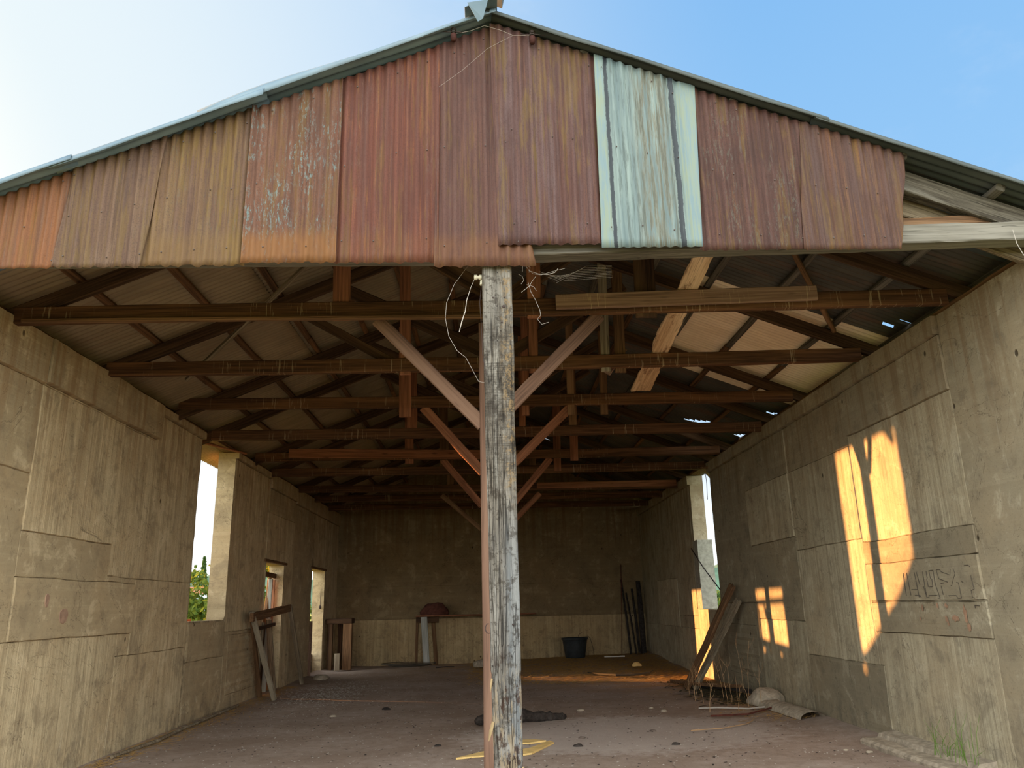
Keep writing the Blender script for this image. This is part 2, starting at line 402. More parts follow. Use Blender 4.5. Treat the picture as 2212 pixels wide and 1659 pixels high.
def dirt():
    m = M('packed_dirt_floor', .97, .1); v = m.obj
    a = m.noise(v, .8, 6, .65); b = m.noise(v, 7, 6, .75); f = m.noise(v, 70, 3, .8)
    c = m.mix(m.ramp(a, .35, .65), S(150, 132, 118), S(168, 152, 140))
    c = m.mix(m.ramp(b, .4, .7, 0, .6), c, S(134, 116, 102))
    c = m.mix(m.ramp(f, .62, .72, 0, .5), c, S(182, 170, 156))
    c = m.mix(m.ramp(f, .4, .3, 0, .5), c, S(78, 64, 54))
    x = m.sep(v)
    # worn pale screed in the middle of the front
    d = m.n('ShaderNodeVectorMath', {0: m.sc(v, .45, .62, 0, (-.72, -6.3, 0))}, operation='LENGTH').outputs['Value']
    dd = m.math('ADD', d, m.math('MULTIPLY', m.math('SUBTRACT', b, .5), .7))
    c = m.mix(m.ramp(dd, 1.0, .7, 0, .55), c, S(194, 184, 176))
    # straw litter colour towards the back right
    s = m.math('ADD', m.math('MULTIPLY', x[1], .22), m.math('MULTIPLY', x[0], .3))
    sn = m.noise(m.sc(v, 1.2, 1.8, 1), 1, 6, .75)
    c = m.mix(m.math('MULTIPLY', m.ramp(s, 3.4, 4.8, 0, .8), m.ramp(sn, .4, .58)), c, S(168, 132, 82))
    m.col(c); m.bump(m.math('ADD', b, m.math('MULTIPLY', f, .5)), .02, .7); return m.m
MAT['dirt'] = dirt()
def meadow():
    m = M('dry_meadow', .95, .1); v = m.obj
    a = m.noise(v, .12, 5, .6); b = m.noise(v, 1.6, 5, .7)
    c = m.mix(m.ramp(a, .4, .6), S(120, 132, 62), S(196, 178, 96))
    c = m.mix(m.ramp(b, .4, .7, 0, .6), c, S(92, 118, 56)); m.col(c); return m.m
MAT['meadow'] = meadow()
def foliage(name, c1, c2, tr=.45):
    m = M(name, .7, .2); r = m.noise(m.obj, 3.0, 3, .6)
    c = m.mix(m.ramp(r, .35, .65), c1, c2); m.col(c)
    t = m.n('ShaderNodeBsdfTranslucent', {'Color': c}); mx = m.n('ShaderNodeMixShader', {0: tr, 1: m.b.outputs[0], 2: t.outputs[0]})
    m.nt.links.new(mx.outputs[0], m.nt.nodes['Material Output'].inputs['Surface']); return m.m
MAT['leaf1'] = foliage('acacia_leaf', S(78, 104, 44), S(122, 132, 50))
MAT['leaf2'] = foliage('cypress_leaf', S(60, 90, 50), S(86, 112, 56), .2)
MAT['leaf3'] = foliage('yellow_bush_leaf', S(150, 138, 44), S(128, 130, 50))
MAT['leaf4'] = foliage('green_bush_leaf', S(66, 96, 48), S(90, 116, 58))
MAT['bark'] = flat('bark', S(104, 84, 64), .95, var=.3)
MAT['hill'] = flat('hill_scrub', S(92, 116, 92), .95, var=.25, sc=.05)
MAT['house'] = flat('pale_house_wall', S(190, 204, 214), .9)
MAT['tile'] = flat('roof_tile', S(170, 110, 84), .9)

# ------------------------------------------------------------------ geometry constants (metres)
XL, XR = -4.14, 4.24
WT = .28
YB = 22.2
YF = 5.42
def zR(x): return 5.99 - .385 * x
def zL(x): return 5.91 + .415 * x
def zroof(x): return zR(x) if x > .1 else zL(x)

# ------------------------------------------------------------------ walls
def make_wall(name, X0, s, top, panels, holes, y0, y1, jag=0.012):
    """inner face at x=X0 facing s (+1 faces +x). panels: (ya,yb,za,zb,off,grain,tint)"""
    e = .007
    ys, zs = set(), set()
    def rng(a, b, st):
        n = max(1, int(round((b - a) / st))); return [a + (b-a)*i/n for i in range(n+1)]
    ys.update(rng(y0, y1, .11)); zs.update(rng(-.1, top, .05))
    key_y = set(); key_z = set()
    for p in panels:
        for q in (p[0], p[1]):
            if y0 < q < y1: key_y.add(round(q, 3))
        for q in (p[2], p[3]):
            if -.1 < q < top: key_z.add(round(q, 3))
    hy = set(); hz = set()
    for h in holes:
        hy.update((h[0], h[1])); hz.update((max(-.1, h[2]), min(top, h[3])))
    def build(base, keys, hard, lo, hi):
        pts = [b for b in base if all(abs(b-k) > .03 for k in keys | hard)]
        for k in keys:
            if all(abs(k-h) > .02 for h in hard): pts += [k-e, k, k+e]
        pts += list(hard) + [lo, hi]
        pts = sorted(set(round(p, 4) for p in pts if lo <= p <= hi)); return pts
    Y = build(ys, key_y, hy, y0, y1); Z = build(zs, key_z, hz, -.1, top)
    NOP = (0,0,0,0,0.,.5,1.)
    def info(y, z):
        for p in panels:
            if p[0] <= y <= p[1] and p[2] <= z <= p[3]: return p
        return NOP
    nyv, nzv = len(Y), len(Z)
    vs, gr, ti, jo = [], [], [], []
    KY = sorted(key_y); KZ = sorted(key_z)
    def jit(y, z):
        dy = 0
        for h in holes:
            for q in (h[0], h[1]):
                if abs(y-q) < .001: dy = jag*(nz(z*5, q*3)+.6*nz(z*17, q))
        return dy
    def wav(y, z):
        if any(abs(y-q) < .06 for h in holes for q in (h[0], h[1]) if h[2]-.05 < z < h[3]+.05) or any(h[0]-.05 < y < h[1]+.05 and abs(z-q) < .06 for h in holes for q in (h[2], h[3])): return 0, 0
        return .014*nz(z*1.7, y*2.3, 3) + .006*nz(z*9, y*9), .014*nz(y*1.5, z*2.1, 8) + .006*nz(y*10, z*8, 2)
    for y in Y:
        for z in Z:
            p = info(y, z); o = p[4]*.62 if p[4] < .05 else p[4]
            if len(p) > 7: o += .012*math.sin(z*2*PI/.125 + 1.5*nz(y*1.5, 3)) * max(0, 1-abs(y-(p[0]+p[1])/2)/((p[1]-p[0])/2))**.5
            o += .006*nz(y*1.3, z*1.3, X0) + .004*nz(y*5, z*5, X0)
            jn = 0.0
            if any(abs(y-k) < .0005 for k in KY) and info(y-.02, z) is not info(y+.02, z): jn = 1.0
            if any(abs(z-k) < .0005 for k in KZ) and info(y, z-.02) is not info(y, z+.02): jn = 1.0
            if jn: o = min(info(y-.02, z-.02)[4], info(y+.02, z+.02)[4])*.62 - .008 - .012*max(0, nz(y*4, z*4, 9))
            jo.append(jn)
            wy, wz = wav(y, z); vs.append((X0 + s*o, y + jit(y, z) + wy, z + wz)); gr.append(p[5]); ti.append(p[6])
    N = len(vs)
    for y in Y:
        for z in Z:
            vs.append((X0 - s*WT, y + jit(y, z)*.7, z)); gr.append(.5); ti.append(1.0); jo.append(0.0)
    solid = {}
    for i in range(nyv-1):
        for j in range(nzv-1):
            cy, cz = (Y[i]+Y[i+1])/2, (Z[j]+Z[j+1])/2
            solid[i, j] = not any(h[0] < cy < h[1] and h[2] < cz < h[3] for h in holes)
    fs = []
    I = lambda i, j: i*nzv + j
    for (i, j), ok in solid.items():
        if not ok: continue
        a, b, c, d = I(i,j), I(i+1,j), I(i+1,j+1), I(i,j+1)
        f = (a, b, c, d) if s < 0 else (a, d, c, b)
        fs.append(f); fs.append(tuple(q+N for q in f[::-1]))
        for (di, dj, u, w) in ((-1,0,a,d),(1,0,b,c),(0,-1,a,b),(0,1,d,c)):
            if not solid.get((i+di, j+dj), False):
                fs.append((u, w, w+N, u+N) if (di-dj)*s > 0 else (w, u, u+N, w+N))
    mb = MB(); mb.v = vs; mb.f = fs
    o = link(name, mb, MAT['conc_glow' if s > 0 else 'conc'])
    for nm, arr in (('grain', gr), ('tint', ti), ('joint', jo)):
        at = o.data.attributes.new(nm, 'FLOAT', 'POINT'); at.data.foreach_set('value', arr)
    o['kind'] = 'structure'
    return o

PR = [(5.0,6.83,-1,9,.0,1,1.02),
 (6.83,22.3,3.84,9,.055,1,.95),
 (6.83,8.95,3.31,3.84,.03,1,.94), (6.83,8.95,2.09,3.31,.0,0,1.03), (6.83,8.95,1.84,2.09,.016,1,.86),
 (6.83,8.9,1.44,1.84,.03,1,1.0), (6.83,8.9,1.13,1.44,.022,1,.97), (6.83,8.85,-1,1.13,.0,0,1.03),
 (8.95,10.9,3.2,3.84,.0,1,.9), (8.95,10.9,2.13,3.2,.012,0,.93), (8.95,10.9,.78,2.13,.0,0,1.04), (8.85,10.9,-1,.78,.012,1,.8),
 (10.9,12.75,3.2,3.84,.02,1,.9), (10.9,12.75,2.32,3.2,.04,0,1.02), (10.9,12.75,1.2,2.32,.012,1,.92), (10.9,12.75,-1,1.2,.0,0,1.0),
 (12.75,14.8,1.45,3.84,.012,1,.9), (12.95,14.6,.3,1.1,.0,1,.92,1), (12.75,14.8,-1,1.45,.0,1,.92),
 (14.8,16.5,-1,1.35,.01,0,.98), (16.5,18.1,1.2,3.84,.01,0,.9), (18.1,20.2,.95,2.0,.03,0,1.08), (16.5,22.3,-1,.95,.0,0,.98), (16.5,22.3,.95,3.84,.0,0,.86)]
PL = [(5.0,7.18,3.58,9,.05,1,1.02), (5.0,7.18,2.75,3.58,.02,1,1.03), (5.0,7.18,1.29,2.75,.01,1,1.0),
 (7.18,9.8,3.6,9,.07,1,.97), (9.8,15.08,3.93,9,.05,1,.96), (7.18,8.9,2.24,3.6,.03,0,1.02), (8.9,11.4,1.9,3.93,.0,0,.97),
 (5.0,9.6,1.84,2.24,.012,1,1.0), (5.0,9.6,1.29,1.84,.035,1,1.06), (5.0,9.3,-1,1.29,.0,0,1.0), (9.6,11.4,1.05,1.9,.01,0,1.0), (9.3,11.4,-1,1.05,.0,0,.97),
 (11.4,12.95,.85,1.38,.012,1,.99), (11.4,13.0,-1,.85,.0,1,.96), (13.2,15.0,.25,1.15,.0,1,.95,1), (12.95,15.08,1.2,3.93,.0,0,.98), (12.95,15.08,-1,1.2,.0,1,.96),
 (15.08,17.15,3.3,3.75,.02,1,.95), (15.08,17.15,3.75,9,.05,1,.95), (15.08,17.15,-1,3.3,.012,0,.98),
 (17.15,22.3,3.7,9,.05,1,.93), (17.15,19.1,-1,3.7,.0,1,.93), (19.1,22.3,-1,3.7,.015,0,.92)]
WIN_L = (11.4, 12.94, 1.38, 9); DOOR_1 = (15.13, 16.42, -1, 2.37); DOOR_2 = (19.1, 20.5, .02, 2.43)
WIN_R = (14.82, 16.35, 1.33, 9)
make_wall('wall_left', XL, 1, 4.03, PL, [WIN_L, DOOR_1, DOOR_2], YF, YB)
make_wall('wall_right', XR, -1, 4.03, PR, [WIN_R], YF, YB)

# back wall (faces -y) built the same way then turned
def back_wall():
    mb = MB(); gr = []; ti = []
    xs = [XL - WT + (XR - XL + 2*WT)*i/90 for i in range(91)]
    zs = [-.1 + 5.9*i/60 for i in range(61)]
    zs = sorted(zs + [1.19, 1.205, 2.05, 2.062, 3.1, 3.11])
    vs = []
    for x in xs:
        for z in zs:
            zt = min(z, zroof(x) - .015)
            o = .02 if z < 1.2 else (.0 if z < 2.055 else .01)
            o += .006*nz(x*2, z*2)
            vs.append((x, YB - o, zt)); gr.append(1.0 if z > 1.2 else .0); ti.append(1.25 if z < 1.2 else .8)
    n = len(zs); N = len(vs)
    vs += [(v[0], YB + .3, v[2]) for v in vs]; gr += gr; ti += ti
    fs = []
    for i in range(len(xs)-1):
        for j in range(n-1):
            a, b, c, d = i*n+j, (i+1)*n+j, (i+1)*n+j+1, i*n+j+1
            fs += [(a,b,c,d), (d+N,c+N,b+N,a+N)]
    mb.v = vs; mb.f = fs
    # rotate coordinates so that the material's y/z board logic follows x/z: object turned by 90 deg
    mb.v = [(y, -x, z) for x, y, z in vs]
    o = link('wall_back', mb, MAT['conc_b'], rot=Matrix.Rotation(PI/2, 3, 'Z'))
    for nm, arr in (('grain', gr), ('tint', ti)):
        at = o.data.attributes.new(nm, 'FLOAT', 'POINT'); at.data.foreach_set('value', arr)
    o['kind'] = 'structure'
back_wall()

# right window: thickened lower far jamb
mb = MB()
zz = [1.34 + 1.34*i/14 for i in range(15)]
ring = []
for z in zz:
    j = .012*nz(z*6, 2)
    mb.v += [(XR-.03, 16.02+j, z), (XR+.27, 16.0+j, z), (XR+.27, 16.36, z), (XR-.03, 16.36, z)]
for i in range(14):
    for k in range(4): mb.f.append((4*i+k, 4*i+(k+1) % 4, 4*i+4+(k+1) % 4, 4*i+4+k))
mb.f += [(3,2,1,0), (56,57,58,59)]
o = link('concrete_pier', mb, flat('pale_pier_concrete', S(150, 148, 136), .95, var=.2, sc=14)); tag(o, 'pale grey concrete block thickening the far side of the right window', 'concrete block')

# ------------------------------------------------------------------ floor and ground
def hfloor(x, y):
    h = .012*nz(x*1.1, y*1.1) + .006*nz(x*4, y*4)
    dr = XR - x; dl = x - XL
    h += .10*math.exp(-max(dr, 0)/.35)*(.6+.4*nz(y*.8)) + .05*math.exp(-max(dl, 0)/.25)
    t = max(0, min(1, (y-17)/4.5)); h += .13*t*max(0, min(1, (x+1)/3.5)) + .03*t
    return h
mb = MB(); nx, ny = 120, 210
for i in range(nx+1):
    for j in range(ny+1):
        x = XL - .1 + (XR - XL + .2)*i/nx; y = -3 + (YB + 3.1)*j/ny
        mb.v.append((x, y, hfloor(x, y)))
mb.f = [(i*(ny+1)+j, (i+1)*(ny+1)+j, (i+1)*(ny+1)+j+1, i*(ny+1)+j+1) for i in range(nx) for j in range(ny)]
o = link('floor', mb, MAT['dirt'], smooth=True); o['kind'] = 'structure'
mb = MB(); n = 60
for i in range(n+1):
    for j in range(n+1):
        x = -320 + 640*i/n; y = -60 + 520*j/n
        mb.v.append((x, y, -.12 + (0 if abs(x) < 12 and y < 30 else .25*nz(x*.05, y*.05))))
mb.f = [(i*(n+1)+j, (i+1)*(n+1)+j, (i+1)*(n+1)+j+1, i*(n+1)+j+1) for i in range(n) for j in range(n)]
o = link('ground', mb, MAT['meadow']); o['kind'] = 'structure'

# ------------------------------------------------------------------ gable cladding
PITCH, AMP = .0762, .0105
SHY = 5.205
def cladding(label, xlt, xrt, xlb, xrb, zb, mat, dy=0.0, ragged=.012, zb2=None, flatL=0, flatR=0, seed=0, bend=None):
    mb = MB(); w = max(xrt, xrb) - min(xlt, xlb)
    nu = max(12, int(w / (PITCH/8))); nv = 22
    ox = min(xlb, xlt); vs = []
    for j in range(nv+1):
        t = j / nv
        for i in range(nu+1):
            u = i / nu
            x = (xlb + (xrb-xlb)*u)*(1-t) + (xlt + (xrt-xlt)*u)*t
            xw = x - ox
            zt = (5.944 - .385*x if x > .1 else 5.865 + .415*x + (.03 if x < -1.7 else 0)) + .008*nz(x*9, seed)
            z0 = (zb if zb2 is None else zb + (zb2-zb)*u) + ragged*nz(x*14, seed) + .5*ragged*nz(x*50, seed)
            z = z0 + (zt - z0)*t
            a = AMP
            if flatL: a *= max(0, min(1, (xw - flatL)/.03))
            if flatR: a *= max(0, min(1, (w - flatR - xw)/.03))
            y = -a*math.cos(2*PI*xw/PITCH) + .006*nz(x*1.6, z*1.3, seed)
            if t < .12: y += (.12-t)*.05*nz(x*7, seed, 3)
            vs.append((xw, y, z - zb))
    m = nu+1
    mb.v = vs; mb.f = [(j*m+i, j*m+i+1, (j+1)*m+i+1, (j+1)*m+i) for j in range(nv) for i in range(nu)]
    o = link('corrugated_sheet', mb, mat, loc=(ox, SHY + dy, zb), smooth=True)
    md = o.modifiers.new('thick', 'SOLIDIFY'); md.thickness = .0012
    tag(o, label, 'metal sheet')
    # nails
    random.seed(int(seed*10)+5)
    rows = [.09, .5, .93] if zb < 4.2 else [.1, .9]
    for r in rows:
        for q in range(2 if w < .7 else 3):
            u = (q+.5)/(2 if w < .7 else 3) + rnd(-.12, .12)
            x = (xlb + (xrb-xlb)*u)*(1-r) + (xlt + (xrt-xlt)*u)*r
            k = round((x-ox)/PITCH); xw = min(max(.04, k*PITCH), w-.04)
            zt = (5.944 - .385*x if x > .1 else 5.865 + .415*x)
            z = zb + (zt-zb)*(r + rnd(-.02, .02))
            nb = MB(); nb.lathe([(.0015, -.003), (.006, -.002), (.005, .002), (.002, .0035)], 8)
            link('nail', nb, MAT['nail'], o, (ox+xw, SHY+dy-.016, z), Matrix.Rotation(PI/2, 3, 'X'))
    return o
MAT['nail'] = flat('nail_head', S(84, 74, 70), .5)
k = .981
def CL(*a, **kw): return cladding(*a, **kw)
# left to right; each later one laps over the one before
CL('outermost left rusty corrugated sheet of the gable, bright orange', -4.1, -2.98, -4.2, -3.04, 3.87, MAT['sheetA'], dy=.012, seed=1, ragged=.006)
CL('mauve-brown rusty corrugated sheet beside the orange one at the gable left', -3.0, -2.34, -3.05, -2.43, 3.865, MAT['sheetB'], dy=-.004, seed=2, ragged=.016)
CL('yellow-stained brown corrugated sheet left of the grey-flecked one', -2.36, -1.70, -2.45, -1.71, 3.875, MAT['sheetC'], dy=.012, seed=3, ragged=.018)
CL('brown corrugated gable sheet covered in flaking grey zinc flecks', -1.73, -1.06, -1.73, -1.06, 3.885, MAT['sheetD'], dy=-.006, seed=4, ragged=.014)
CL('red-orange streaked corrugated sheet right of the grey-flecked one', -1.09, -.31, -1.10, -.33, 3.885, MAT['sheetE'], dy=.010, seed=5)
CL('maroon corrugated sheet over the top of the front post', -.325, .09, -.36, .375, 3.845, MAT['sheetF'], dy=.0, seed=6, ragged=.01)
CL('tall maroon sheet with ochre streaks right of the front post', .07, .885, .105, .86, 4.0, MAT['sheetG'], dy=-.022, seed=7, ragged=.01)
CL('pale blue-green corrugated sheet with two dark tar streaks', .875, 1.64, .85, 1.585, 3.965, MAT['sheetH'], dy=-.04, seed=8, flatL=.08, flatR=.1, ragged=.004)
CL('dark maroon corrugated sheet right of the blue-green one', 1.62, 2.44, 1.565, 2.335, 3.945, MAT['sheetI'], dy=-.02, seed=9, ragged=.006)
CL('last corrugated gable sheet on the right, brown with black streaks', 2.42, 3.20, 2.32, 3.05, 3.935, MAT['sheetJ'], dy=-.034, seed=10, ragged=.005)

# ------------------------------------------------------------------ roof sheets
def roof_sheet(side, y0, y1, xa, xb, mat, label, group=None, lip=0.0, dz=0.0, holes=(), curl=0.0, wob=0.004, nvs=14):
    """corrugations run down the slope; y0..y1 along the barn, xa (upper) .. xb (lower)"""
    f = zR if side > 0 else zL
    mb = MB(); w = y1 - y0; nu = max(10, int(w/(PITCH/8))); nv = nvs
    if holes: nv = 60
    seed = y0*3.1 + side
    yc = y0; vs = []
    for j in range(nv+1):
        t = j/nv; x = xa + (xb-xa)*t
        for i in range(nu+1):
            y = y0 + w*i/nu
            z = f(x) + dz + AMP*math.cos(2*PI*(y-y0)/PITCH) + wob*nz(x*1.5, y*1.5, seed)
            if curl: z += curl * max(0, 1-(y-y0)/.35)**2 * nz(x*.9, 3.3)
            if lip and i < 2:
                z = f(x) + dz - (lip*(1+.35*nz(x*2.2, seed)) if i == 0 else 0.0); y = y0 + (.0 if i == 0 else .004)
            vs.append((x, y, z))
    m = nu+1; fs = []
    def inside(px, py, poly):
        c = False; q = len(poly)-1
        for k2 in range(len(poly)):
            (x1, y1_), (x2, y2_) = poly[k2], poly[q]
            if (y1_ > py) != (y2_ > py) and px < (x2-x1)*(py-y1_)/(y2_-y1_)+x1: c = not c
            q = k2
        return c
    for j in range(nv):
        for i in range(nu):
            a = vs[j*m+i]; b = vs[(j+1)*m+i+1]
            cx, cy = (a[0]+b[0])/2, (a[1]+b[1])/2
            if any(inside(cx, cy, h) for h in holes): continue
            fs.append((j*m+i, (j+1)*m+i, (j+1)*m+i+1, j*m+i+1))
    c = (xa, y0, f(xa)); mb.v = [(v[0]-c[0], v[1]-c[1], v[2]-c[2]) for v in vs]; mb.f = fs
    o = link('roof_sheet', mb, mat, loc=c, smooth=True)
    md = o.modifiers.new('thick', 'SOLIDIFY'); md.thickness = .0015
    return tag(o, label, 'roof sheet', group)

RY0 = 5.10
H_R = {  # sky gaps in the lower right-hand sheets: polygons in (x, y)
 1: [(3.50,13.60),(3.98,13.12),(3.99,13.52)], 2: [(4.36,13.50),(4.62,13.08),(4.62,13.52)], 3: [(4.36,11.80),(4.62,11.62),(4.62,11.70),(4.40,11.86)],
 4: [(4.36,7.66),(4.52,7.66),(4.52,7.70),(4.36,7.70)], 5: [(3.38,15.77),(3.62,15.76),(3.62,15.80),(3.38,15.80)],
 6: [(4.30,7.86),(4.40,7.86),(4.40,7.89),(4.30,7.89)], 7: [(3.2,20.9),(3.45,20.9),(3.45,20.96),(3.2,20.96)], 8: [(1.4,19.0),(1.55,19.0),(1.55,19.05),(1.4,19.05)]}
y = RY0; i = 0; w = 1.0
while y < YB + .2:
    y1 = min(y + w + .06, YB + .42)
    od = ['first', 'second', 'third', 'fourth', 'fifth', 'sixth', 'seventh', 'eighth', 'ninth', 'tenth', 'eleventh', 'twelfth', 'thirteenth', 'fourteenth', 'fifteenth', 'sixteenth', 'seventeenth', 'last'][min(i, 17)]
    hs = [h for h in H_R.values() if y < sum(p[1] for p in h)/len(h) <= y + w]
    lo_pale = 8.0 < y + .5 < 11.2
    if i == 0:
        roof_sheet(1, y, y1, .02, 2.62, MAT['roof_green'], 'front green-grey roof sheet beside the ridge on the right slope', dz=.012, lip=.04)
        roof_sheet(1, y, y1, 2.52, 4.9, MAT['roof_green'], 'front green-grey roof sheet at the right eave', lip=.04)
        roof_sheet(-1, y, y1+.1, .12, -2.1, MAT['roof_blue'], 'front galvanised roof sheet lapping up to the ridge on the left slope', dz=.028, lip=.04, curl=.1)
        roof_sheet(-1, y-.02, y1, -1.62, -3.1, MAT['roof_blue'], 'short galvanised front sheet in the middle of the left slope', dz=-.004, lip=.04, curl=.05)
        roof_sheet(-1, y-.03, y1, -2.95, -4.75, MAT['roof_blue'], 'front galvanised roof sheet at the left eave with a dented edge', dz=.004, lip=.04, curl=.08)
    else:
        g = 'identical sooty roof sheets seen from below, '
        if hs:
            for side_h in (0,):
                up = [h for h in hs if sum(p[0] for p in h)/len(h) < 2.4]; lo = [h for h in hs if h not in up]
        else: up = lo = []
        roof_sheet(1, y, y1, .05, 2.55, MAT['roof_dark'], 'dark sooty corrugated sheet on the upper right slope, %s from the gable' % od, g+'upper right', dz=.012, holes=up)
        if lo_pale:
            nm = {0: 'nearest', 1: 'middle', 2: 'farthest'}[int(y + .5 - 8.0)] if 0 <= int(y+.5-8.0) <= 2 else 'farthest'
            roof_sheet(1, y, y1, 2.45, 4.75, MAT['roof_bounce_pale'], '%s of the roof sheets painted cream for reflected light on the lower right slope' % nm)
        elif lo:
            where = 'beside the front right eave' if y < 9 else ('just beyond the pale sheets' if y < 12.5 else ('with the large triangular sky gaps' if y < 14.5 else ('with a thin diagonal slit of sky' if y < 17 else 'near the back wall with one small slit')))
            roof_sheet(1, y, y1, 2.45, 4.75, MAT['roof_dark'], 'dark holed sheet on the lower right slope %s' % where, holes=lo)
        else:
            roof_sheet(1, y, y1, 2.45, 4.75, MAT['roof_dark'], 'dark sooty corrugated sheet on the lower right slope, %s from the gable' % od, g+'lower right')
        roof_sheet(-1, y, y1, .12, -2.5, MAT['roof_glow_brown'], 'glow-lightened brownish corrugated sheet on the upper left slope, %s from the gable' % od, g+'upper left', dz=.012)
        if y > YB - 1.0:
            roof_sheet(-1, y, y1, -2.4, -4.75, MAT['roof_dark'], 'roof sheet with small sky hole over the back left corner', holes=[[(-4.15, YB-.28), (-3.9, YB-.28), (-3.92, YB-.12), (-4.15, YB-.12)]])
        else:
            roof_sheet(-1, y, y1, -2.4, -4.75, MAT['roof_glow_tan'], 'glow-lightened brownish corrugated sheet on the lower left slope, %s from the gable' % od, g+'lower left')
    y += w; i += 1

# ridge cap: folded sheet with a bent front end
mb = MB(); n = 40
for j in range(n+1):
    yy = 5.06 + (YB+.3-5.06)*j/n
    if j == 0: yy = 5.0
    d = .0 if j > 0 else -.03
    for (dx, dzz) in ((-.2, -.045), (-.1, .0), (0, .035), (.05, .03)):
        mb.v.append((.08+dx, yy, 5.975 + dzz + d + .004*nz(j*.7, dx*9)))
mb.f = [(j*4+k2, j*4+k2+1, (j+1)*4+k2+1, (j+1)*4+k2) for j in range(n) for k2 in range(3)]
# crumpled tongue folded down over the gap at the front
b0 = len(mb.v)
mb.v += [(-.1, 4.99, 5.93), (.06, 4.99, 5.96), (.02, 5.03, 5.82), (-.02, 5.04, 5.8)]
mb.f.append((b0, b0+1, b0+2, b0+3))
o = link('ridge_cap', mb, MAT['roof_blue']); md = o.modifiers.new('t', 'SOLIDIFY'); md.thickness = .002
tag(o, 'bent galvanised ridge cap folded down over the gap at the gable peak', 'ridge cap')
mb = MB()
mb.v = [(.1,5.03,6.02),(.17,5.03,5.99),(.17,5.12,5.99),(.1,5.12,6.02),(.1,5.03,6.075),(.185,5.03,6.06),(.185,5.12,6.07),(.1,5.12,6.085)]
mb.f = [(0,3,2,1),(4,5,6,7),(0,1,5,4),(1,2,6,5),(2,3,7,6),(3,0,4,7)]
o = link('brick_fragment', mb, flat('pale_mortar', SX(130, 140, 146), .9, var=.2)); tag(o, 'small broken lump standing on the ridge at the peak', 'masonry lump')

# ------------------------------------------------------------------ trusses, purlins
PX_R = [.80, 1.40, 1.94, 2.55, 3.20, 3.90, 4.50]; PX_L = [-.45, -1.05, -1.65, -2.3, -2.95, -3.6, -4.25]
ys_seg = [(5.2, 9.9), (9.75, 13.6), (13.4, 17.4), (17.2, 22.2)]
for sd, PX in ((1, PX_R), (-1, PX_L)):
    for q, x in enumerate(PX):
        for a, b in ys_seg:
            if sd < 0 and a < 6: a = 5.27
            f = zR if sd > 0 else zL
            if sd > 0 and x == 1.94 and a > 17: continue
            zc = f(x) - .012 - .03
            up = (.385 if sd > 0 else -.415, 0, 1)
            rank = ['first', 'second', 'third', 'fourth', 'fifth', 'sixth', 'lowest'][q]
            seg = {5.27: 'its front length at the gable', 5.2: 'its front length at the gable', 9.75: 'its second length from the gable', 13.4: 'its third length from the gable', 17.2: 'its last length at the back wall'}[a]
            o = beam('purlin', (x, a, zc), (x, b, zc), .07, .055, MAT['grey_wood'] if a < 6 and sd > 0 else MAT['rafter_rust'], up=up, seg=.35, warp=.02)
            tag(o, 'dark roof purlin, %s down the %s slope, %s' % (rank, 'right' if sd > 0 else 'left', seg), 'purlin', 'roof purlins')

def truss(y, label, tie, tiez, rafter_m='dark_wood2', hang=(), diag=(), extra=None, w=.06, tiew=.08):
    e = empty('roof_truss', (.1, y, 3.93), label, 'roof truss', 'timber roof trusses')
    for (xa, za), (xb, zb2), h, mt in tie:
        beam('tie_beam', (xa, y, za), (xb, y, zb2), tiew, h, MAT[mt], e, seg=.2, warp=.012)
    for sd in (1, -1):
        f = zR if sd > 0 else zL
        xe = 4.62 if sd > 0 else -4.62
        off = .075 + .075 + .012
        beam('rafter', (.1, y, f(.1) - off), (xe, y, f(xe) - off), w, .14, MAT[rafter_m], e, seg=.25, warp=.01)
    for (x, ww, mt, dyy) in hang:
        zt = zroof(x) - .22
        beam('hanger', (x, y + dyy, 3.96), (x + .02*math.copysign(1, x), y + dyy, zt), .045, ww, MAT[mt], e, up=(1,0,0), seg=.2)
    for (a, b, ww, mt) in diag:
        beam('strut', (a[0], y + .06, a[1]), (b[0], y + .06, b[1]), .05, ww, MAT[mt], e, seg=.2)
    return e
ORD = ['second', 'third', 'fourth', 'fifth', 'sixth', 'seventh', 'eighth', 'ninth']
def TIE(zl, zr, mt='dark_wood', h=.15):
    return [((-4.1, zl), (.1, (zl+zr)/2-.02), h, mt), ((.1, (zl+zr)/2-.02), (4.2, zr), h, mt)]
t1 = truss(6.58, 'second truss from the gable, patched with a brown plank on its tie beam', TIE(4.03, 4.11), 0,
    hang=[(-1.27, .15, 'red_wood', 0), (.44, .12, 'red_wood', 0), (1.45, .19, 'dark_wood2', .02)],
    diag=[((.16, 4.15), (-1.3, 5.1), .14, 'dark_wood2'), ((.16, 4.15), (1.5, 5.1), .13, 'dark_wood2')])
beam('patch_plank', (.63, 6.50, 4.075), (2.98, 6.50, 4.135), .04, .14, MAT['brown_wood'], t1, seg=.1, rag=(0, .01))
beam('batten', (-4.0, 6.52, 3.965), (.0, 6.52, 3.955), .05, .035, MAT['dim_plank'], t1, seg=.15)
truss(8.3, 'third truss from the gable, over the first pale roof sheets', TIE(4.06, 4.11), 0,
    hang=[(-.88, .12, 'red_wood', 0), (.53, .1, 'red_wood', 0), (1.33, .1, 'old_grey_plank', 0), (1.5, .12, 'dim_plank', .04)],
    diag=[((.16, 4.15), (-1.6, 5.0), .14, 'dark_wood2'), ((-1.0, 4.1), (-2.2, 4.8), .1, 'dark_wood2'), ((.16, 4.15), (1.6, 5.0), .12, 'dark_wood2')])
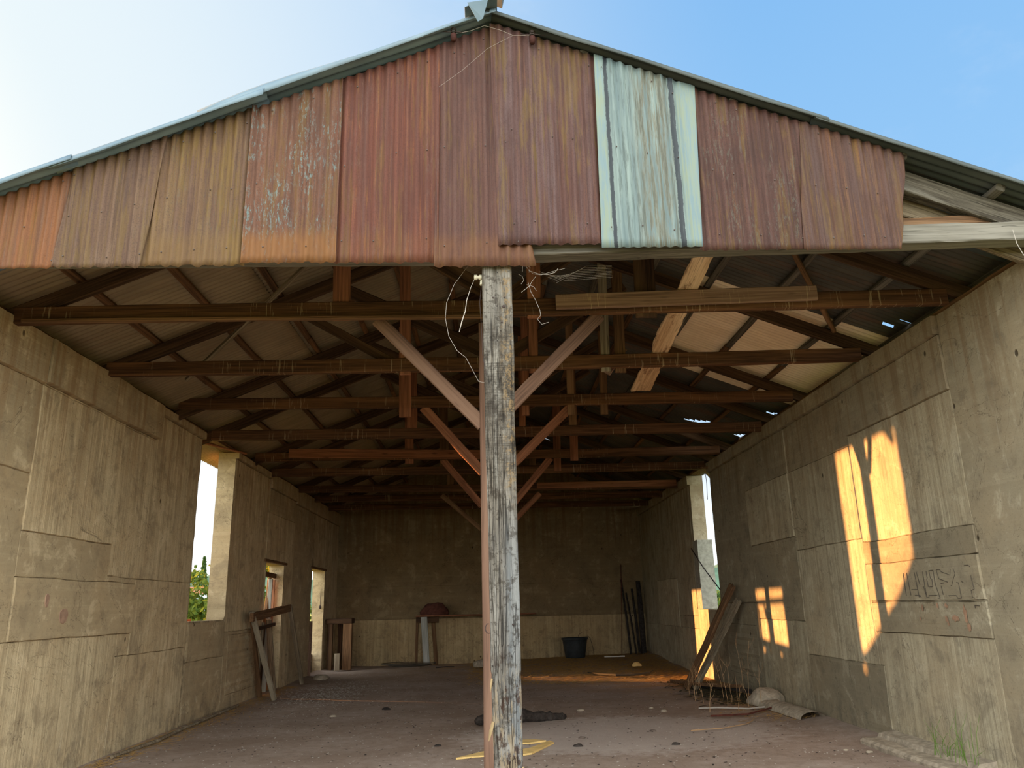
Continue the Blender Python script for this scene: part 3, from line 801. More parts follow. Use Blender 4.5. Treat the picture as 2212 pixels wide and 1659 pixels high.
truss(10.33, 'fourth truss from the gable, heavily streaked with bird droppings', TIE(4.19, 4.18), 0,
    hang=[(-1.09, .16, 'red_wood', -.03), (.53, .1, 'red_wood', 0), (1.15, .1, 'dim_plank', 0), (1.6, .1, 'dim_plank', 0)],
    diag=[((.16, 4.15), (-1.6, 5.0), .14, 'dark_wood2'), ((.16, 4.15), (1.6, 5.0), .12, 'dark_wood2')])
truss(11.65, 'fifth truss from the gable, with red-brown hangers', TIE(4.04, 4.04), 0,
    hang=[(-1.12, .15, 'red_wood', 0), (.54, .1, 'red_wood', 0), (1.31, .12, 'dim_plank', 0)],
    diag=[((.16, 4.15), (-1.6, 5.0), .14, 'dark_wood2'), ((.16, 4.15), (1.6, 5.0), .12, 'dark_wood2')])
t5 = truss(13.9, 'sixth truss from the gable, its left half doubled by an orange plank', TIE(4.12, 4.11), 0,
    hang=[(-1.38, .15, 'red_wood', -.02), (1.56, .14, 'red_wood', -.03)],
    diag=[((.16, 4.15), (-1.6, 5.0), .14, 'dark_wood2')])
beam('patch_plank', (-3.5, 13.83, 4.18), (.05, 13.83, 4.09), .04, .16, MAT['red_wood'], t5, seg=.3)
truss(15.0, 'seventh truss from the gable', TIE(4.03, 4.02), 0, hang=[(-.82, .17, 'dim_plank', 0), (1.35, .14, 'red_wood', -.02)], diag=[((.16, 4.15), (1.6, 5.0), .12, 'dark_wood2')])
t7 = truss(17.2, 'eighth truss from the gable, its right half doubled by a red plank', TIE(4.03, 3.97), 0, hang=[(-.8, .15, 'dim_plank', 0), (1.0, .14, 'dim_plank', 0)])
beam('patch_plank', (1.08, 17.13, 4.0), (4.15, 17.13, 4.01), .04, .13, MAT['red_wood'], t7, seg=.3)
truss(18.8, 'ninth truss from the gable', TIE(4.02, 3.99), 0)
truss(20.5, 'tenth truss from the gable, nearest the back wall', TIE(4.02, 3.99), 0)
# gable frame
g = empty('roof_truss', (.1, 5.33, 3.94), 'weathered grey gable truss behind the rusty sheets, open at its right end', 'roof truss')
beam('tie_beam', (-4.3, 5.325, 4.03), (.1, 5.325, 4.02), .15, .17, MAT['gable_beam'], g, seg=.08, rough=.006)
beam('tie_beam', (.1, 5.325, 4.02), (4.5, 5.325, 4.13), .15, .15, MAT['gable_beam'], g, seg=.08, rough=.008)
beam('rafter', (.1, 5.36, zR(.1) - .17), (4.75, 5.36, zR(4.75) - .17), .1, .17, MAT['grey_wood'], g, seg=.08, rough=.009)
beam('rafter', (.1, 5.36, zL(.1) - .17), (-4.7, 5.36, zL(-4.7) - .17), .1, .17, MAT['grey_wood'], g, seg=.12)
beam('doubling_board', (2.6, 5.47, zR(2.6) - .31), (3.85, 5.47, zR(3.85) - .31), .06, .15, MAT['old_grey_plank'], g, seg=.08, rough=.006, rag=(0, .015))
beam('doubling_board', (3.3, 5.52, zR(3.3) - .33), (4.5, 5.52, zR(4.5) - .34), .05, .13, MAT['old_grey_plank'], g, seg=.08, rough=.006)
o = beam('upper_tie_board', (2.2, 5.40, 4.2), (4.4, 5.40, 4.27), .1, .09, MAT['orange_plank'], g, seg=.08, rough=.008)
o['label'] = 'orange-brown splintered board on top of the grey tie beam'
beam('king_post', (.1, 5.36, 4.1), (.1, 5.36, 5.75), .1, .12, MAT['grey_wood'], g, up=(1,0,0), seg=.2)

# pale broken board and a small stub beside it
o = beam('broken_board', (2.02, 9.86, 4.165), (1.76, 5.45, 4.205), .21, .03, MAT['pale_wood'], seg=.05, rough=.004, rag=(.05, .04), side=lambda x, y, z: 1.25 - .11*x - (.42*max(0, 1-abs(x-1.55)/.35) if y < 0 else 0) - (.3*max(0, 1-abs(x-2.9)/.3)*(1+nz(x*9)) if y < 0 else 0) + .1*nz(x*6, 7))
tag(o, 'pale broken board lying across the tie beams right of the front post', 'board')
o = beam('splintered_board', (1.35, 8.42, 3.98), (1.56, 8.46, 4.28), .025, .1, MAT['brown_wood'], up=(1,0,0), seg=.05, rag=(0,.03))
tag(o, 'short splintered stub standing beside the pale broken board', 'board')
o = beam('roof_batten', (2.3, 5.9, 4.99), (3.9, 8.2, 4.37), .05, .05, MAT['dim_plank'], seg=.1); tag(o, 'thin diagonal batten under the right roof slope', 'batten')
o = beam('roof_batten', (-3.6, 9.2, 4.20), (-1.5, 7.2, 5.05), .04, .05, MAT['old_grey_plank'], seg=.1); tag(o, 'pale diagonal batten under the left roof slope', 'batten')

# wall plates
for nm, x, lb in (('left', XL - .12, 'flat timber wall plate along the top of the left wall'), ('right', XR + .12, 'dark timber wall plate along the top of the right wall')):
    o = beam('wall_plate', (x, YF, 4.06), (x, YB, 4.06), .2, .05, MAT['dim_plank'], seg=.15, rough=.01, warp=.02); tag(o, lb, 'wall plate')

# ------------------------------------------------------------------ posts with braces
def front_post():
    mb = MB(); H = 3.94; nzs = 170; per = 13
    vs = []
    for j in range(nzs+1):
        z = -.05 + (H+.05)*j/nzs
        t = z/H
        xl = .018 - .036*t + .006*nz(z*1.3, 1) ; xr = .193 + .006*t + .007*nz(z*1.7, 9)
        if z < 1.1: xl += .01*max(0, nz(z*4, 5)); xr -= .008*max(0, nz(z*5, 6))
        yf, yb = 5.245, 5.44
        side = []
        for k in range(per): side.append((xl + (xr-xl)*k/per, yf))
        for k in range(per): side.append((xr, yf + (yb-yf)*k/per))
        for k in range(per): side.append((xr + (xl-xr)*k/per, yb))
        for k in range(per): side.append((xl, yb + (yf-yb)*k/per))
        for k, (x, y) in enumerate(side):
            cx, cy = (xl+xr)/2, (yf+yb)/2
            d = .004*nz(x*60, y*60, z*1.2) + .003*nz(x*25, y*25, z*9)
            # a few deep checks down the front
            if k < per:
                u = k/per
                for u0, z0, z1, dp in ((.42, 3.3, 3.94, .03), (.62, 3.5, 3.94, .025), (.5, .9, 2.0, .014), (.78, 1.2, 2.3, .012), (.35, -.1, .75, .02), (.7, -.1, .6, .02), (.15, .4, 1.1, .018)):
                    if z0 < z < z1 and abs(u - u0 - .04*nz(z*2, u0*9)) < .045: d -= dp*.6*(.6+.4*nz(z*7))
                if z < 1.25: d += .008*nz(x*40, 2, z*6) - .003
            dx, dy = x-cx, y-cy; r = math.hypot(dx, dy)
            if k % per == 0: d -= .006 + .004*abs(nz(z*8, k))
            vs.append((x + dx/r*d, y + dy/r*d, z))
    m = 4*per
    mb.v = vs; mb.f = [(j*m+k, j*m+(k+1) % m, (j+1)*m+(k+1) % m, (j+1)*m+k) for j in range(nzs) for k in range(m)]
    mb.f += [tuple(range(m-1, -1, -1)), tuple(nzs*m+k for k in range(m))]
    o = link('timber_post', mb, MAT['post'])
    tag(o, 'thick weathered grey timber post standing in the middle of the barn opening', 'post')
    # splinters peeling off
    for (x, y, z, dx, dz2, ww) in ((.015, 5.24, .72, -.03, .09, .012), (.01, 5.24, 1.0, -.012, .06, .008), (.19, 5.24, .5, .012, .05, .008)):
        s = MB(); s.tube([(x, y, z+dz2), (x+dx*.5, y-.006, z+dz2*.4), (x+dx, y-.01, z-.02)], [ww*.8, ww, .002], 5)
        link('splinter', s, MAT['splint'], o)
    for (u, z, r) in ((.135, 3.55, .012), (.12, 3.43, .007), (.14, 3.62, .005), (.06, 3.62, .005), (.15, 1.38, .006)):
        s = MB(); s.lathe([(r, -.001), (r*.7, .002), (.001, .003)], 10)
        link('bolt_hole', s, MAT['dwire'], o, (u, 5.243, z), Matrix.Rotation(PI/2, 3, 'X'))
    # wire ring
    s = MB(); s.tube([(-.005 + .022*math.cos(a), 5.26 - .015*math.sin(a*.5), 1.36 + .03*math.sin(a)) for a in [i*.4 for i in range(4, 14)]], .003, 6)
    link('wire_ring', s, MAT['dwire'], o)
    return o
front_post()

def inner_post(x0, x1, y, mat, label, braces, zt=3.93):
    e = empty('braced_post', ((x0+x1)/2, y, 0), label, 'post', 'inner posts with diagonal braces')
    beam('post', ((x0+x1)/2, y, 0.0), ((x0+x1)/2, y, zt), x1-x0 if False else .11, x1-x0, MAT[mat], e, up=(1,0,0), seg=.2, warp=.01)
    for (a, b, ww, mt) in braces:
        beam('brace', (a[0], y - .02, a[1]), (b[0], y - .02, b[1]), .05, ww, MAT[mt], e, seg=.12, warp=.004)
inner_post(-.06, .15, 6.66, 'pink_wood', 'red-brown post close behind the front post, with the longest braces',
    [((-.03, 3.0), (-.96, 3.98), .115, 'pink_wood'), ((.2, 3.16), (1.03, 4.0), .115, 'pink_wood')])
inner_post(.02, .24, 10.38, 'red_wood', 'second braced post behind the front post', [((-.06, 3.2), (-.85, 4.1), .12, 'red_wood'), ((.32, 3.28), (1.17, 4.1), .115, 'red_wood')], zt=4.1)
inner_post(.06, .28, 13.98, 'dark_wood2', 'third braced post behind the front post', [((-.1, 3.2), (-.79, 4.03), .12, 'red_wood'), ((.43, 3.2), (1.14, 4.03), .12, 'red_wood')], zt=4.03)
inner_post(.09, .32, 17.3, 'dark_wood2', 'last braced post before the back wall', [((-.15, 3.1), (-1.0, 3.85), .1, 'dim_plank'), ((.5, 3.2), (1.15, 3.85), .12, 'red_wood')])

# ------------------------------------------------------------------ insulator, wires, brackets, twig
e = empty('insulator', (-.05, 5.30, 3.8), 'cream ceramic insulator with hanging wires on the left side of the front post', 'insulator')
s = MB(); s.lathe([(.012, -.03), (.02, -.028), (.02, -.01), (.013, -.004), (.013, .004), (.02, .01), (.02, .028), (.012, .03)], 16)
link('spool', s, MAT['ceramic'], e, (-.045, 5.30, 3.80), Matrix.Rotation(PI/2, 3, 'Y'), smooth=True)
s = MB(); s.tube([(-.012, 5.32, 3.80), (-.02, 5.31, 3.77), (-.022, 5.30, 3.74)], .012, 8); link('bracket', s, MAT['ceramic'], e)
s = MB(); s.tube([(-.07, 5.30, 3.79), (-.1, 5.30, 3.72), (-.13, 5.3, 3.62), (-.14, 5.3, 3.54), (-.165, 5.3, 3.46), (-.185, 5.3, 3.38)], [.0014, .002, .0026, .0032, .004, .002], 6); link('wire', s, MAT['wire'], e)
s = MB(); s.tube([(-.10, 5.33, 3.93), (-.15, 5.33, 3.86), (-.22, 5.33, 3.76), (-.275, 5.33, 3.62), (-.285, 5.33, 3.50), (-.26, 5.33, 3.36), (-.2, 5.33, 3.25), (-.14, 5.33, 3.2), (-.09, 5.33, 3.1), (-.05, 5.33, 3.02), (0.0, 5.26, 2.99)], .0014, 5); link('wire', s, MAT['wire'], e)
s = MB(); s.tube([(-.02, 5.3, 3.76), (-.035, 5.29, 3.6), (-.025, 5.28, 3.4), (-.02, 5.26, 3.2), (.0, 5.24, 3.05)], .0022, 5); link('wire', s, MAT['dwire'], e)

e = empty('twig_tangle', (.35, 5.36, 3.9), 'tangle of pale bent twigs and string hanging right of the front post', 'twigs')
for pts, r in (([(.30,5.36,3.93),(.33,5.35,3.87),(.40,5.33,3.835),(.46,5.33,3.83),(.52,5.34,3.85),(.545,5.35,3.885)], .0035),
               ([(.27,5.36,3.94),(.285,5.35,3.9),(.28,5.35,3.86)], .0035), ([(.25,5.36,3.85),(.28,5.36,3.83),(.29,5.36,3.80),(.27,5.36,3.77)], .003),
               ([(.38,5.36,3.83),(.35,5.36,3.79),(.33,5.35,3.75),(.27,5.35,3.70)], .0028), ([(.33,5.36,3.88),(.36,5.36,3.85),(.42,5.36,3.84),(.5,5.37,3.87),(.6,5.38,3.9)], .0022),
               ([(.32,5.35,3.78),(.34,5.35,3.70),(.37,5.35,3.64),(.40,5.35,3.56),(.405,5.35,3.52),(.38,5.35,3.49),(.41,5.35,3.45),(.46,5.35,3.465)], .0022),
               ([(.30,5.36,3.93),(.34,5.36,3.9),(.33,5.36,3.86)], .0025), ([(.31,5.35,3.76),(.36,5.34,3.74),(.38,5.35,3.71)], .002)):
    s = MB(); s.tube(pts, r*.6, 5); link('twig', s, MAT['wire'], e)
for nm, x, z, lb in ((0, -.21, 5.76, 'rusty wire-wrapped bracket left of the gable peak'), (1, .40, 5.735, 'rusty wire-wrapped bracket right of the gable peak')):
    e = empty('wire_bracket', (x, 5.14, z), lb, 'bracket', None)
    s = MB(); s.lathe([(.006, -.045), (.019, -.038), (.024, -.01), (.024, .02), (.01, .03)], 12); link('body', s, MAT['dark_rust'], e, (x, 5.145, z-.01), smooth=True)
    for q in range(3):
        s = MB(); s.tube([(x + .02*math.cos(a), 5.145 + .02*math.sin(a), z + .03 + q*.013) for a in [i*PI/6 for i in range(13)]], .0035, 5); link('wire_loop', s, MAT['dwire'], e)
    s = MB(); s.tube([(x-.09, 5.15, z+.045), (x-.04, 5.13, z+.02), (x, 5.12, z+.02), (x+.05, 5.13, z+.02), (x+.1, 5.15, z+.03)], .003, 5); link('tie_wire', s, MAT['dwire'], e)
s = MB(); s.tube([(-.19, 5.14, 5.775), (-.08, 5.13, 5.79), (.03, 5.12, 5.83), (.15, 5.12, 5.79), (.25, 5.13, 5.75), (.38, 5.14, 5.755)], .0012, 5)
o = link('wire', s, MAT['wire']); tag(o, 'thin wire strung between the two rusty brackets at the gable peak', 'wire')
s = MB(); s.tube([(.25, 5.13, 5.75), (.05, 5.12, 5.62), (-.15, 5.12, 5.42), (-.32, 5.12, 5.28)], .0007, 5)
o = link('wire', s, MAT['wire']); tag(o, 'very fine wire sagging down the left of the gable centre', 'wire')
s = MB(); s.tube([(3.95, 5.235, 4.11), (3.955, 5.23, 4.0), (3.98, 5.22, 3.9), (4.02, 5.22, 3.84), (4.03, 5.22, 3.80), (3.99, 5.22, 3.77)], .0025, 5)
o = link('hanging_wire', s, MAT['wire']); tag(o, 'thin wire hanging from a nail at the right end of the gable beam', 'wire')
# orb web right of the post
s = MB()
for q in range(9):
    s.tube([(.42 + .05*q*.3, 5.5, 3.93 - .012*q), (.62 + .02*q, 5.52, 3.86 + .015*q), (.98, 5.55, 3.90 + .012*q)], .0006, 3)
o = link('cobweb', s, MAT['wire']); tag(o, 'faint cobweb threads under the beam right of the twigs', 'cobweb', kind='stuff')

# ------------------------------------------------------------------ things inside
# tub
e = empty('tub', (2.2, 21.35, .17), 'black plastic tub standing by the back wall', 'tub')
s = MB(); s.lathe([(.24, .0), (.255, .02), (.30, .3), (.315, .42), (.335, .46), (.345, .47), (.345, .49), (.32, .49), (.3, .42), (.24, .04), (.02, .03)], 40)
link('body', s, MAT['black_plastic'], e, (2.2, 21.35, .16), smooth=True)
s = MB(); s.tube([(2.2 + .335*math.cos(a), 21.35 + .335*math.sin(a), .16+.455) for a in [i*PI/18 for i in range(37)]], .014, 8); link('rim', s, MAT['black_plastic'], e)
s = MB(); s.tube([(2.25, 21.3, .5), (2.3, 21.3, .72), (2.42, 21.28, .8), (2.4, 21.3, .66), (2.55, 21.3, .68), (2.6, 21.3, .62), (2.66, 21.3, .4), (2.68, 21.32, .22)], .006, 5)
o = link('bent_wire', s, MAT['dwire']); tag(o, 'bent dark wire sticking out of the black tub', 'wire')

def hf(x, y, d=0): return (x, y, hfloor(x, y) + d)
# hose coil
s = MB(); pts = []
for i in range(150):
    a = i*.16; r = .30 + .05*(i/25) + .08*nz(i*.05)
    pts.append((-2.05 + r*1.25*math.cos(a), 21.2 + r*.9*math.sin(a), .06 + .0006*i))
s.tube(pts, .009, 6); o = link('hose_coil', s, MAT['hose'], smooth=True); tag(o, 'flat coil of dark hose on the floor before the back wall', 'hose')
s = MB(); s.tube([hf(-1.35, 20.9, .015), hf(-1.1, 20.85, .03), hf(-.9, 20.9, .015)], .012, 6); o = link('bent_rod', s, MAT['dwire']); tag(o, 'short dark bent rod by the foot of the bench leg', 'rod')
# bench along the back wall
e = empty('wall_bench', (-.4, 22.0, 0), 'long thin brown shelf board along the back wall on a pale leg', 'shelf')
beam('board', (-1.95, 21.98, 1.27), (1.25, 21.98, 1.27), .28, .035, MAT['red_wood'], e, seg=.3)
beam('leg', (-1.66, 21.86, .02), (-1.74, 21.9, 1.25), .05, .17, MAT['white_plank'], e, up=(1,0,0), seg=.2)
beam('leg', (-1.95, 22.05, .05), (-1.93, 22.05, 1.25), .05, .07, MAT['dim_plank'], e, up=(1,0,0), seg=.2)
beam('leg', (-1.42, 22.08, .03), (-1.52, 22.08, 1.24), .05, .1, MAT['dim_plank'], e, up=(1,0,0), seg=.2)
beam('apron', (-1.95, 21.92, 1.17), (-1.35, 21.92, 1.17), .04, .14, MAT['dark_wood2'], e, seg=.2)
e = empty('side_table', (-3.75, 20.9, 0), 'small dark wooden stand in the back left corner', 'stand')
beam('top', (-4.08, 20.9, 1.21), (-3.45, 20.9, 1.21), .45, .12, MAT['dark_wood2'], e, seg=.2)
beam('leg', (-3.55, 20.75, .05), (-3.55, 20.75, 1.15), .12, .22, MAT['dim_plank'], e, up=(1,0,0))
beam('leg', (-3.98, 20.75, .05), (-3.98, 20.75, 1.15), .1, .12, MAT['dark_wood2'], e, up=(1,0,0))
beam('leg', (-3.8, 21.1, .05), (-3.8, 21.1, 1.15), .1, .1, MAT['dark_wood2'], e, up=(1,0,0))
o = beam('short_board', (-3.74, 20.45, .06), (-3.76, 20.55, .45), .03, .14, MAT['old_grey_plank'], up=(1,0,0)); tag(o, 'short pale board leaning on the dark corner stand', 'board')
# poles in the back right corner
for (xb, xt, z0, zt, r, lb, mt) in ((3.47, 3.64, .15, 2.5, .012, 'thin rusty rod leaning in the back right corner, leftmost of the group', 'rust_iron'), (3.72, 3.62, .15, 2.1, .03, 'long dark pole leaning behind the thin rusty rod', 'log'),
    (3.86, 3.74, .15, 1.75, .025, 'shorter dark pole in the middle of the corner group', 'log'), (3.95, 3.9, .15, 1.85, .035, 'dark pole beside the thick corner beam', 'log'), (4.06, 4.08, .15, 2.05, .075, 'thickest dark beam leaning in the back right corner', 'log')):
    s = MB(); s.tube([(xb, 21.75, z0), ((xb+xt)/2 + .01, 21.92, (z0+zt)/2), (xt, 22.1, zt)], [r, r, r*.8], 8); o = link('leaning_pole', s, MAT[mt], smooth=True); tag(o, lb, 'pole')
s = MB(); s.box(2.9, 3.35, 21.0, 21.06, .17, .19); s.box(3.3, 3.42, 20.98, 21.04, .17, .2); o = link('white_strip', s, MAT['white']); tag(o, 'thin white strip lying on the straw right of the tub', 'strip')
# arc wire
s = MB(); s.tube([(2.1, 17.9, .07), (2.3, 17.55, .06), (2.6, 17.2, .06), (2.95, 17.05, .07), (3.3, 17.2, .09), (3.42, 17.45, .11)], [.01, .018, .022, .022, .018, .01], 6)
o = link('rubber_strip', s, MAT['hose']); tag(o, 'curved black rubber strip lying on the floor near the straw', 'rubber strip')

def blob(name, c, r, mat, label, cat, seed=1, sub=3, kind=None, group=None):
    import bmesh
    bm = bmesh.new(); bmesh.ops.create_icosphere(bm, subdivisions=sub, radius=1)
    for v in bm.verts:
        d = 1 + .25*nz(v.co.x*1.3+seed, v.co.y*1.3, v.co.z*1.3) + .08*nz(v.co.x*4, v.co.y*4+seed, v.co.z*4)
        v.co = Vector((v.co.x*r[0]*d, v.co.y*r[1]*d, max(-.3, v.co.z)*r[2]*d))
    me = bpy.data.meshes.new(name); bm.to_mesh(me); bm.free(); me.materials.append(mat)
    for p in me.polygons: p.use_smooth = True
    o = bpy.data.objects.new(name, me); COL.objects.link(o); o.location = c
    return tag(o, label, cat, group, kind)
blob('cloth_heap', (-1.47, 21.93, 1.37), (.36, .12, .24), flat('dull_maroon_cloth', S(84, 50, 40), .95, var=.3, sc=12), 'dull maroon heap lying on the shelf board at the back wall', 'cloth', 5)
blob('rock', (-.23, 20.4, .1), (.2, .15, .13), MAT['stone'], 'pale rock on the floor left of the front post, far back', 'rock', 3)
blob('rock', (4.0, 12.15, .08), (.24, .3, .17), MAT['stone'], 'rounded grey stone at the foot of the right wall by the twigs', 'rock', 8)
blob('rock', (-3.75, 18.6, .04), (.18, .25, .08), MAT['stone'], 'flat stone on the sill of the far left doorway', 'rock', 12)
blob('rock', (3.25, 18.4, .15), (.1, .08, .07), MAT['plaster'], 'small yellowish stone in the straw near the leaning beams', 'rock', 15)
# mound/drain along right wall
s = MB(); n = 26
for j in range(n+1):
    yy = 12.1 - 1.6*j/n
    for q in range(7):
        a = PI*q/6; s.v.append((3.98 + .06*j/n + .17*math.cos(a)*(1+.1*nz(j*.3)), yy, .03 + .1*math.sin(a)*(1 + .2*nz(j*.4, q))))
s.f = [(j*7+q, j*7+q+1, (j+1)*7+q+1, (j+1)*7+q) for j in range(n) for q in range(6)]
o = link('concrete_curb', s, MAT['stone'], smooth=True); tag(o, 'low rounded concrete ridge along the right wall beyond the corner step', 'curb')
e = empty('concrete_curb', (4.05, 8.2, 0), 'broken slab curb at the foot of the right wall near the camera', 'curb')
s = MB(); n = 24
for j in range(n+1):
    yy = 8.85 - 1.75*j/n
    for (dx, z) in ((-.24, -.02), (-.25, .05), (-.22, .075), (-.06, .08), (-.04, .12), (.12, .14), (.14, -.02)):
        s.v.append((4.12 + dx + .012*nz(j*.7, dx*5), yy, z + .01*nz(j*.5, dx*9)))
s.f = [(j*7+q, j*7+q+1, (j+1)*7+q+1, (j+1)*7+q) for j in range(n) for q in range(6)] + [tuple(range(7)), tuple(n*7 + q for q in range(6, -1, -1))]
link('slab', s, MAT['stone'], e)
# log, foam boards
s = MB(); n = 26; pts = []; rs = []
for j in range(n+1):
    t = j/n; pts.append((-.2 + 1.22*t, 10.93 + .55*t, .06 + .03*math.sin(t*5) + .02*nz(t*7))); rs.append(.05 + .035*math.sin(PI*min(1, t*1.1)) + .03*nz(t*9, 3) + .02*nz(t*23, 5))
rs[-1] = .02; rs[0] = .03
s.tube(pts, rs, 10); o = link('charred_log', s, MAT['log']); tag(o, 'charred black log lying behind the front post', 'log')
for (P, lb) in (([(-.36, 8.72), (-.05, 8.85), (.12, 9.0), (.12, 9.3), (-.05, 9.1)], 'pale yellow wedge of board on the floor left of the post foot'),
            ([(.25, 8.8), (.42, 8.9), (.7, 9.5), (.66, 9.62), (.42, 9.2), (.25, 9.05)], 'pale yellow strip of board on the floor right of the post foot'),
            ([(.3, 9.75), (.5, 9.75), (.62, 9.62), (.42, 9.52), (.3, 9.55)], 'small yellow board scrap between the charred log and the yellow strip')):
    s = MB(); n = len(P); s.v = [(x, y, hfloor(x, y) + .004) for x, y in P] + [(x, y, hfloor(x, y) + .02 + .008*nz(x*9)) for x, y in P]
    s.f = [tuple(range(n-1, -1, -1)), tuple(range(n, 2*n))] + [(i, (i+1) % n, n+(i+1) % n, n+i) for i in range(n)]
    o = link('foam_scrap', s, MAT['plaster']); tag(o, lb, 'board scrap')
# leaning beams at the right
for (a, b, w2, h2, mt, lb) in (((3.42, 14.55, .04), (4.12, 13.62, 1.74), .06, .15, 'dim_plank', 'taller of the two heavy planks leaning on the right wall'),
                        ((3.55, 14.5, .03), (4.14, 13.42, 1.5), .07, .12, 'old_grey_plank', 'shorter grey plank leaning on the right wall beside the taller one')):
    o = beam('leaning_plank', a, b, w2, h2, MAT[mt], up=(.3, -1, .2), seg=.06, rough=.01, rag=(.02, .05)); tag(o, lb, 'plank')
s = MB(); s.tube([(4.2, 16.5, 2.54), (4.19, 15.6, 2.1), (4.2, 14.66, 1.68)], .011, 6); o = link('iron_rod', s, MAT['dwire']); tag(o, 'thin dark rod slanting across the right window', 'rod')
s = MB(); s.tube([(4.3, 15.3, 4.0), (4.31, 15.3, 3.7), (4.3, 15.31, 3.4)], .006, 5); o = link('dangling_wire', s, MAT['dwire']); tag(o, 'dark wire dangling in the top of the right window', 'wire')
for (a, b, lb) in (((4.15, 14.7, 3.93), (4.9, 16.5, 3.93), 'dark board crossing the top of the right window'), ):
    o = beam('lintel_board', a, b, .2, .04, MAT['dim_plank'], seg=.2); tag(o, lb, 'board')
for (a, b, w2, lb) in (((-4.3, 11.2, 4.06), (-4.3, 13.2, 4.06), .12, 'brown board bridging the top of the left window'), ((-4.6, 11.3, 4.0), (-4.05, 13.15, 4.05), .05, 'thin slat slanting under the eave over the left window')):
    o = beam('lintel_board', a, b, w2, .03, MAT['red_wood'], seg=.1, rough=.006); tag(o, lb, 'board')

# weeds
random.seed(21)
wd = []
WP = [(3.3,13.9),(3.42,13.6),(3.5,13.3),(3.65,13.1),(3.2,12.6),(3.45,12.2),(3.75,12.7),(3.05,11.7),(3.4,11.5),(3.7,12.0),(3.9,12.6),(3.85,11.9),(3.25,13.2),(3.6,12.5),(3.15,12.9),(3.95,13.0)]
for q, (x, y) in enumerate(WP):
    s = MB(); h = rnd(.3, .6) if q not in (10, 15) else .9
    b0 = Vector((x, y, hfloor(x, y) - .005)); lean = Vector((rnd(-.12, .12), rnd(-.1, .1), 0))
    st = [b0 + Vector((0,0,h*t)) + lean*t*t*h*2 + Vector((.02*nz(t*4, q), .02*nz(t*4, q, 5), 0)) for t in [i/7 for i in range(8)]]
    s.tube(st, [.0036*(1-.6*i/7) for i in range(8)], 5)
    for _ in range(rnd(2, 6).__int__()):
        k2 = random.randint(3, 6); a = rnd(0, 2*PI); l = rnd(.08, .25)*h*1.6
        p = st[k2]; s.tube([p, p + Vector((math.cos(a)*l*.4, math.sin(a)*l*.4, l*.5)), p + Vector((math.cos(a)*l*.55, math.sin(a)*l*.55, l))], [.002, .0013, .0007], 4)
    o = link('dry_weed', s, MAT['weed']); tag(o, 'dry leafless weed stalk rising from the floor near the leaning planks', 'dry weed', 'dry weeds by the right wall')
for (pts, r, mt, lb) in (([(2.95,11.9,.03),(3.2,11.75,.05),(3.6,11.7,.03),(3.95,11.75,.05)], .012, 'wire', 'pale bent stick lying by the rounded grey stone'), ([(2.9,11.1,.03),(3.4,11.1,.04),(4.0,11.6,.07)], .013, 'rust_iron', 'long rusty brown rod lying in front of the rounded grey stone'),
        ([(2.35,9.95,.03),(2.75,10.05,.03),(3.15,10.35,.03),(3.3,10.6,.03)], .006, 'weed', 'curved straw-coloured stick on the open floor at the right'),
        ([(3.6,14.9,.05),(3.9,13.9,.1),(4.05,13.0,.12)], .04, 'log', 'dark rotten branch lying behind the leaning planks'), ([(3.3,15.2,.1),(3.6,14.2,.12),(4.0,13.3,.16)], .03, 'dim_plank', 'brown stick lying along the right wall under the planks'),
        ([(-4.02,9.2,.05),(-3.95,10.2,.05),(-4.0,11.3,.06)], .022, 'old_grey_plank', 'long thin batten lying at the foot of the left wall'), ([(-4.0,11.2,.05),(-4.02,12.5,.06),(-4.03,13.6,.06)], .02, 'old_grey_plank', 'second thin batten lying along the left wall below the window')):
    s = MB(); s.tube(pts, r, 6); o = link('stick', s, MAT[mt]); tag(o, lb, 'stick')
# green weed near camera right
s = MB(); random.seed(5)
for q in range(26):
    x, y = 4.0 + rnd(-.06, .1), 7.3 + rnd(-.28, .3); h = rnd(.12, .42); a = rnd(0, 2*PI); b0 = Vector((x, y, .12))
    s.tube([b0, b0 + Vector((.03*math.cos(a), .03*math.sin(a), h*.6)), b0 + Vector((.1*math.cos(a), .1*math.sin(a), h))], [.003, .0025, .0008], 4)
o = link('grass_tuft', s, MAT['green']); tag(o, 'green grass tuft growing at the foot of the right wall', 'grass')

# straw litter and chips: uncountable
def litter(name, n, sampler, L, wd2, mat, label, cat, seed):
    random.seed(seed); s = MB()
    for _ in range(n):
        x, y = sampler(); z = hfloor(x, y) + rnd(.002, .012); a = rnd(0, PI); l = rnd(.4, 1)*L; w2 = wd2*rnd(.6, 1.2)
        dx, dy = math.cos(a)*l/2, math.sin(a)*l/2; ux, uy = -math.sin(a)*w2/2, math.cos(a)*w2/2; tl = rnd(-.25, .35)*l*.4
        b0 = len(s.v)
        s.v += [(x-dx-ux, y-dy-uy, z), (x+dx-ux, y+dy-uy, z+abs(tl)), (x+dx+ux, y+dy+uy, z+abs(tl)+.001), (x-dx+ux, y-dy+uy, z+.001)]
        s.f.append((b0, b0+1, b0+2, b0+3))
    o = link(name, s, mat); return tag(o, label, cat, kind='stuff')
def smp_back():
    while True:
        x, y = rnd(-.5, 4.15), rnd(16.2, 22.0)
        if random.random() < max(0, min(1, .25*(x+y*.5-7.5))): return x, y
litter('straw', 9000, smp_back, .18, .02, MAT['straw_m'], 'scattered straw over the floor in the back right corner', 'straw', 1)
litter('straw', 1800, lambda: (XL + .05 + abs(random.gauss(0, .16)), rnd(7.5, 17)), .12, .008, MAT['straw_m'], 'thin line of straw at the foot of the left wall', 'straw', 2)
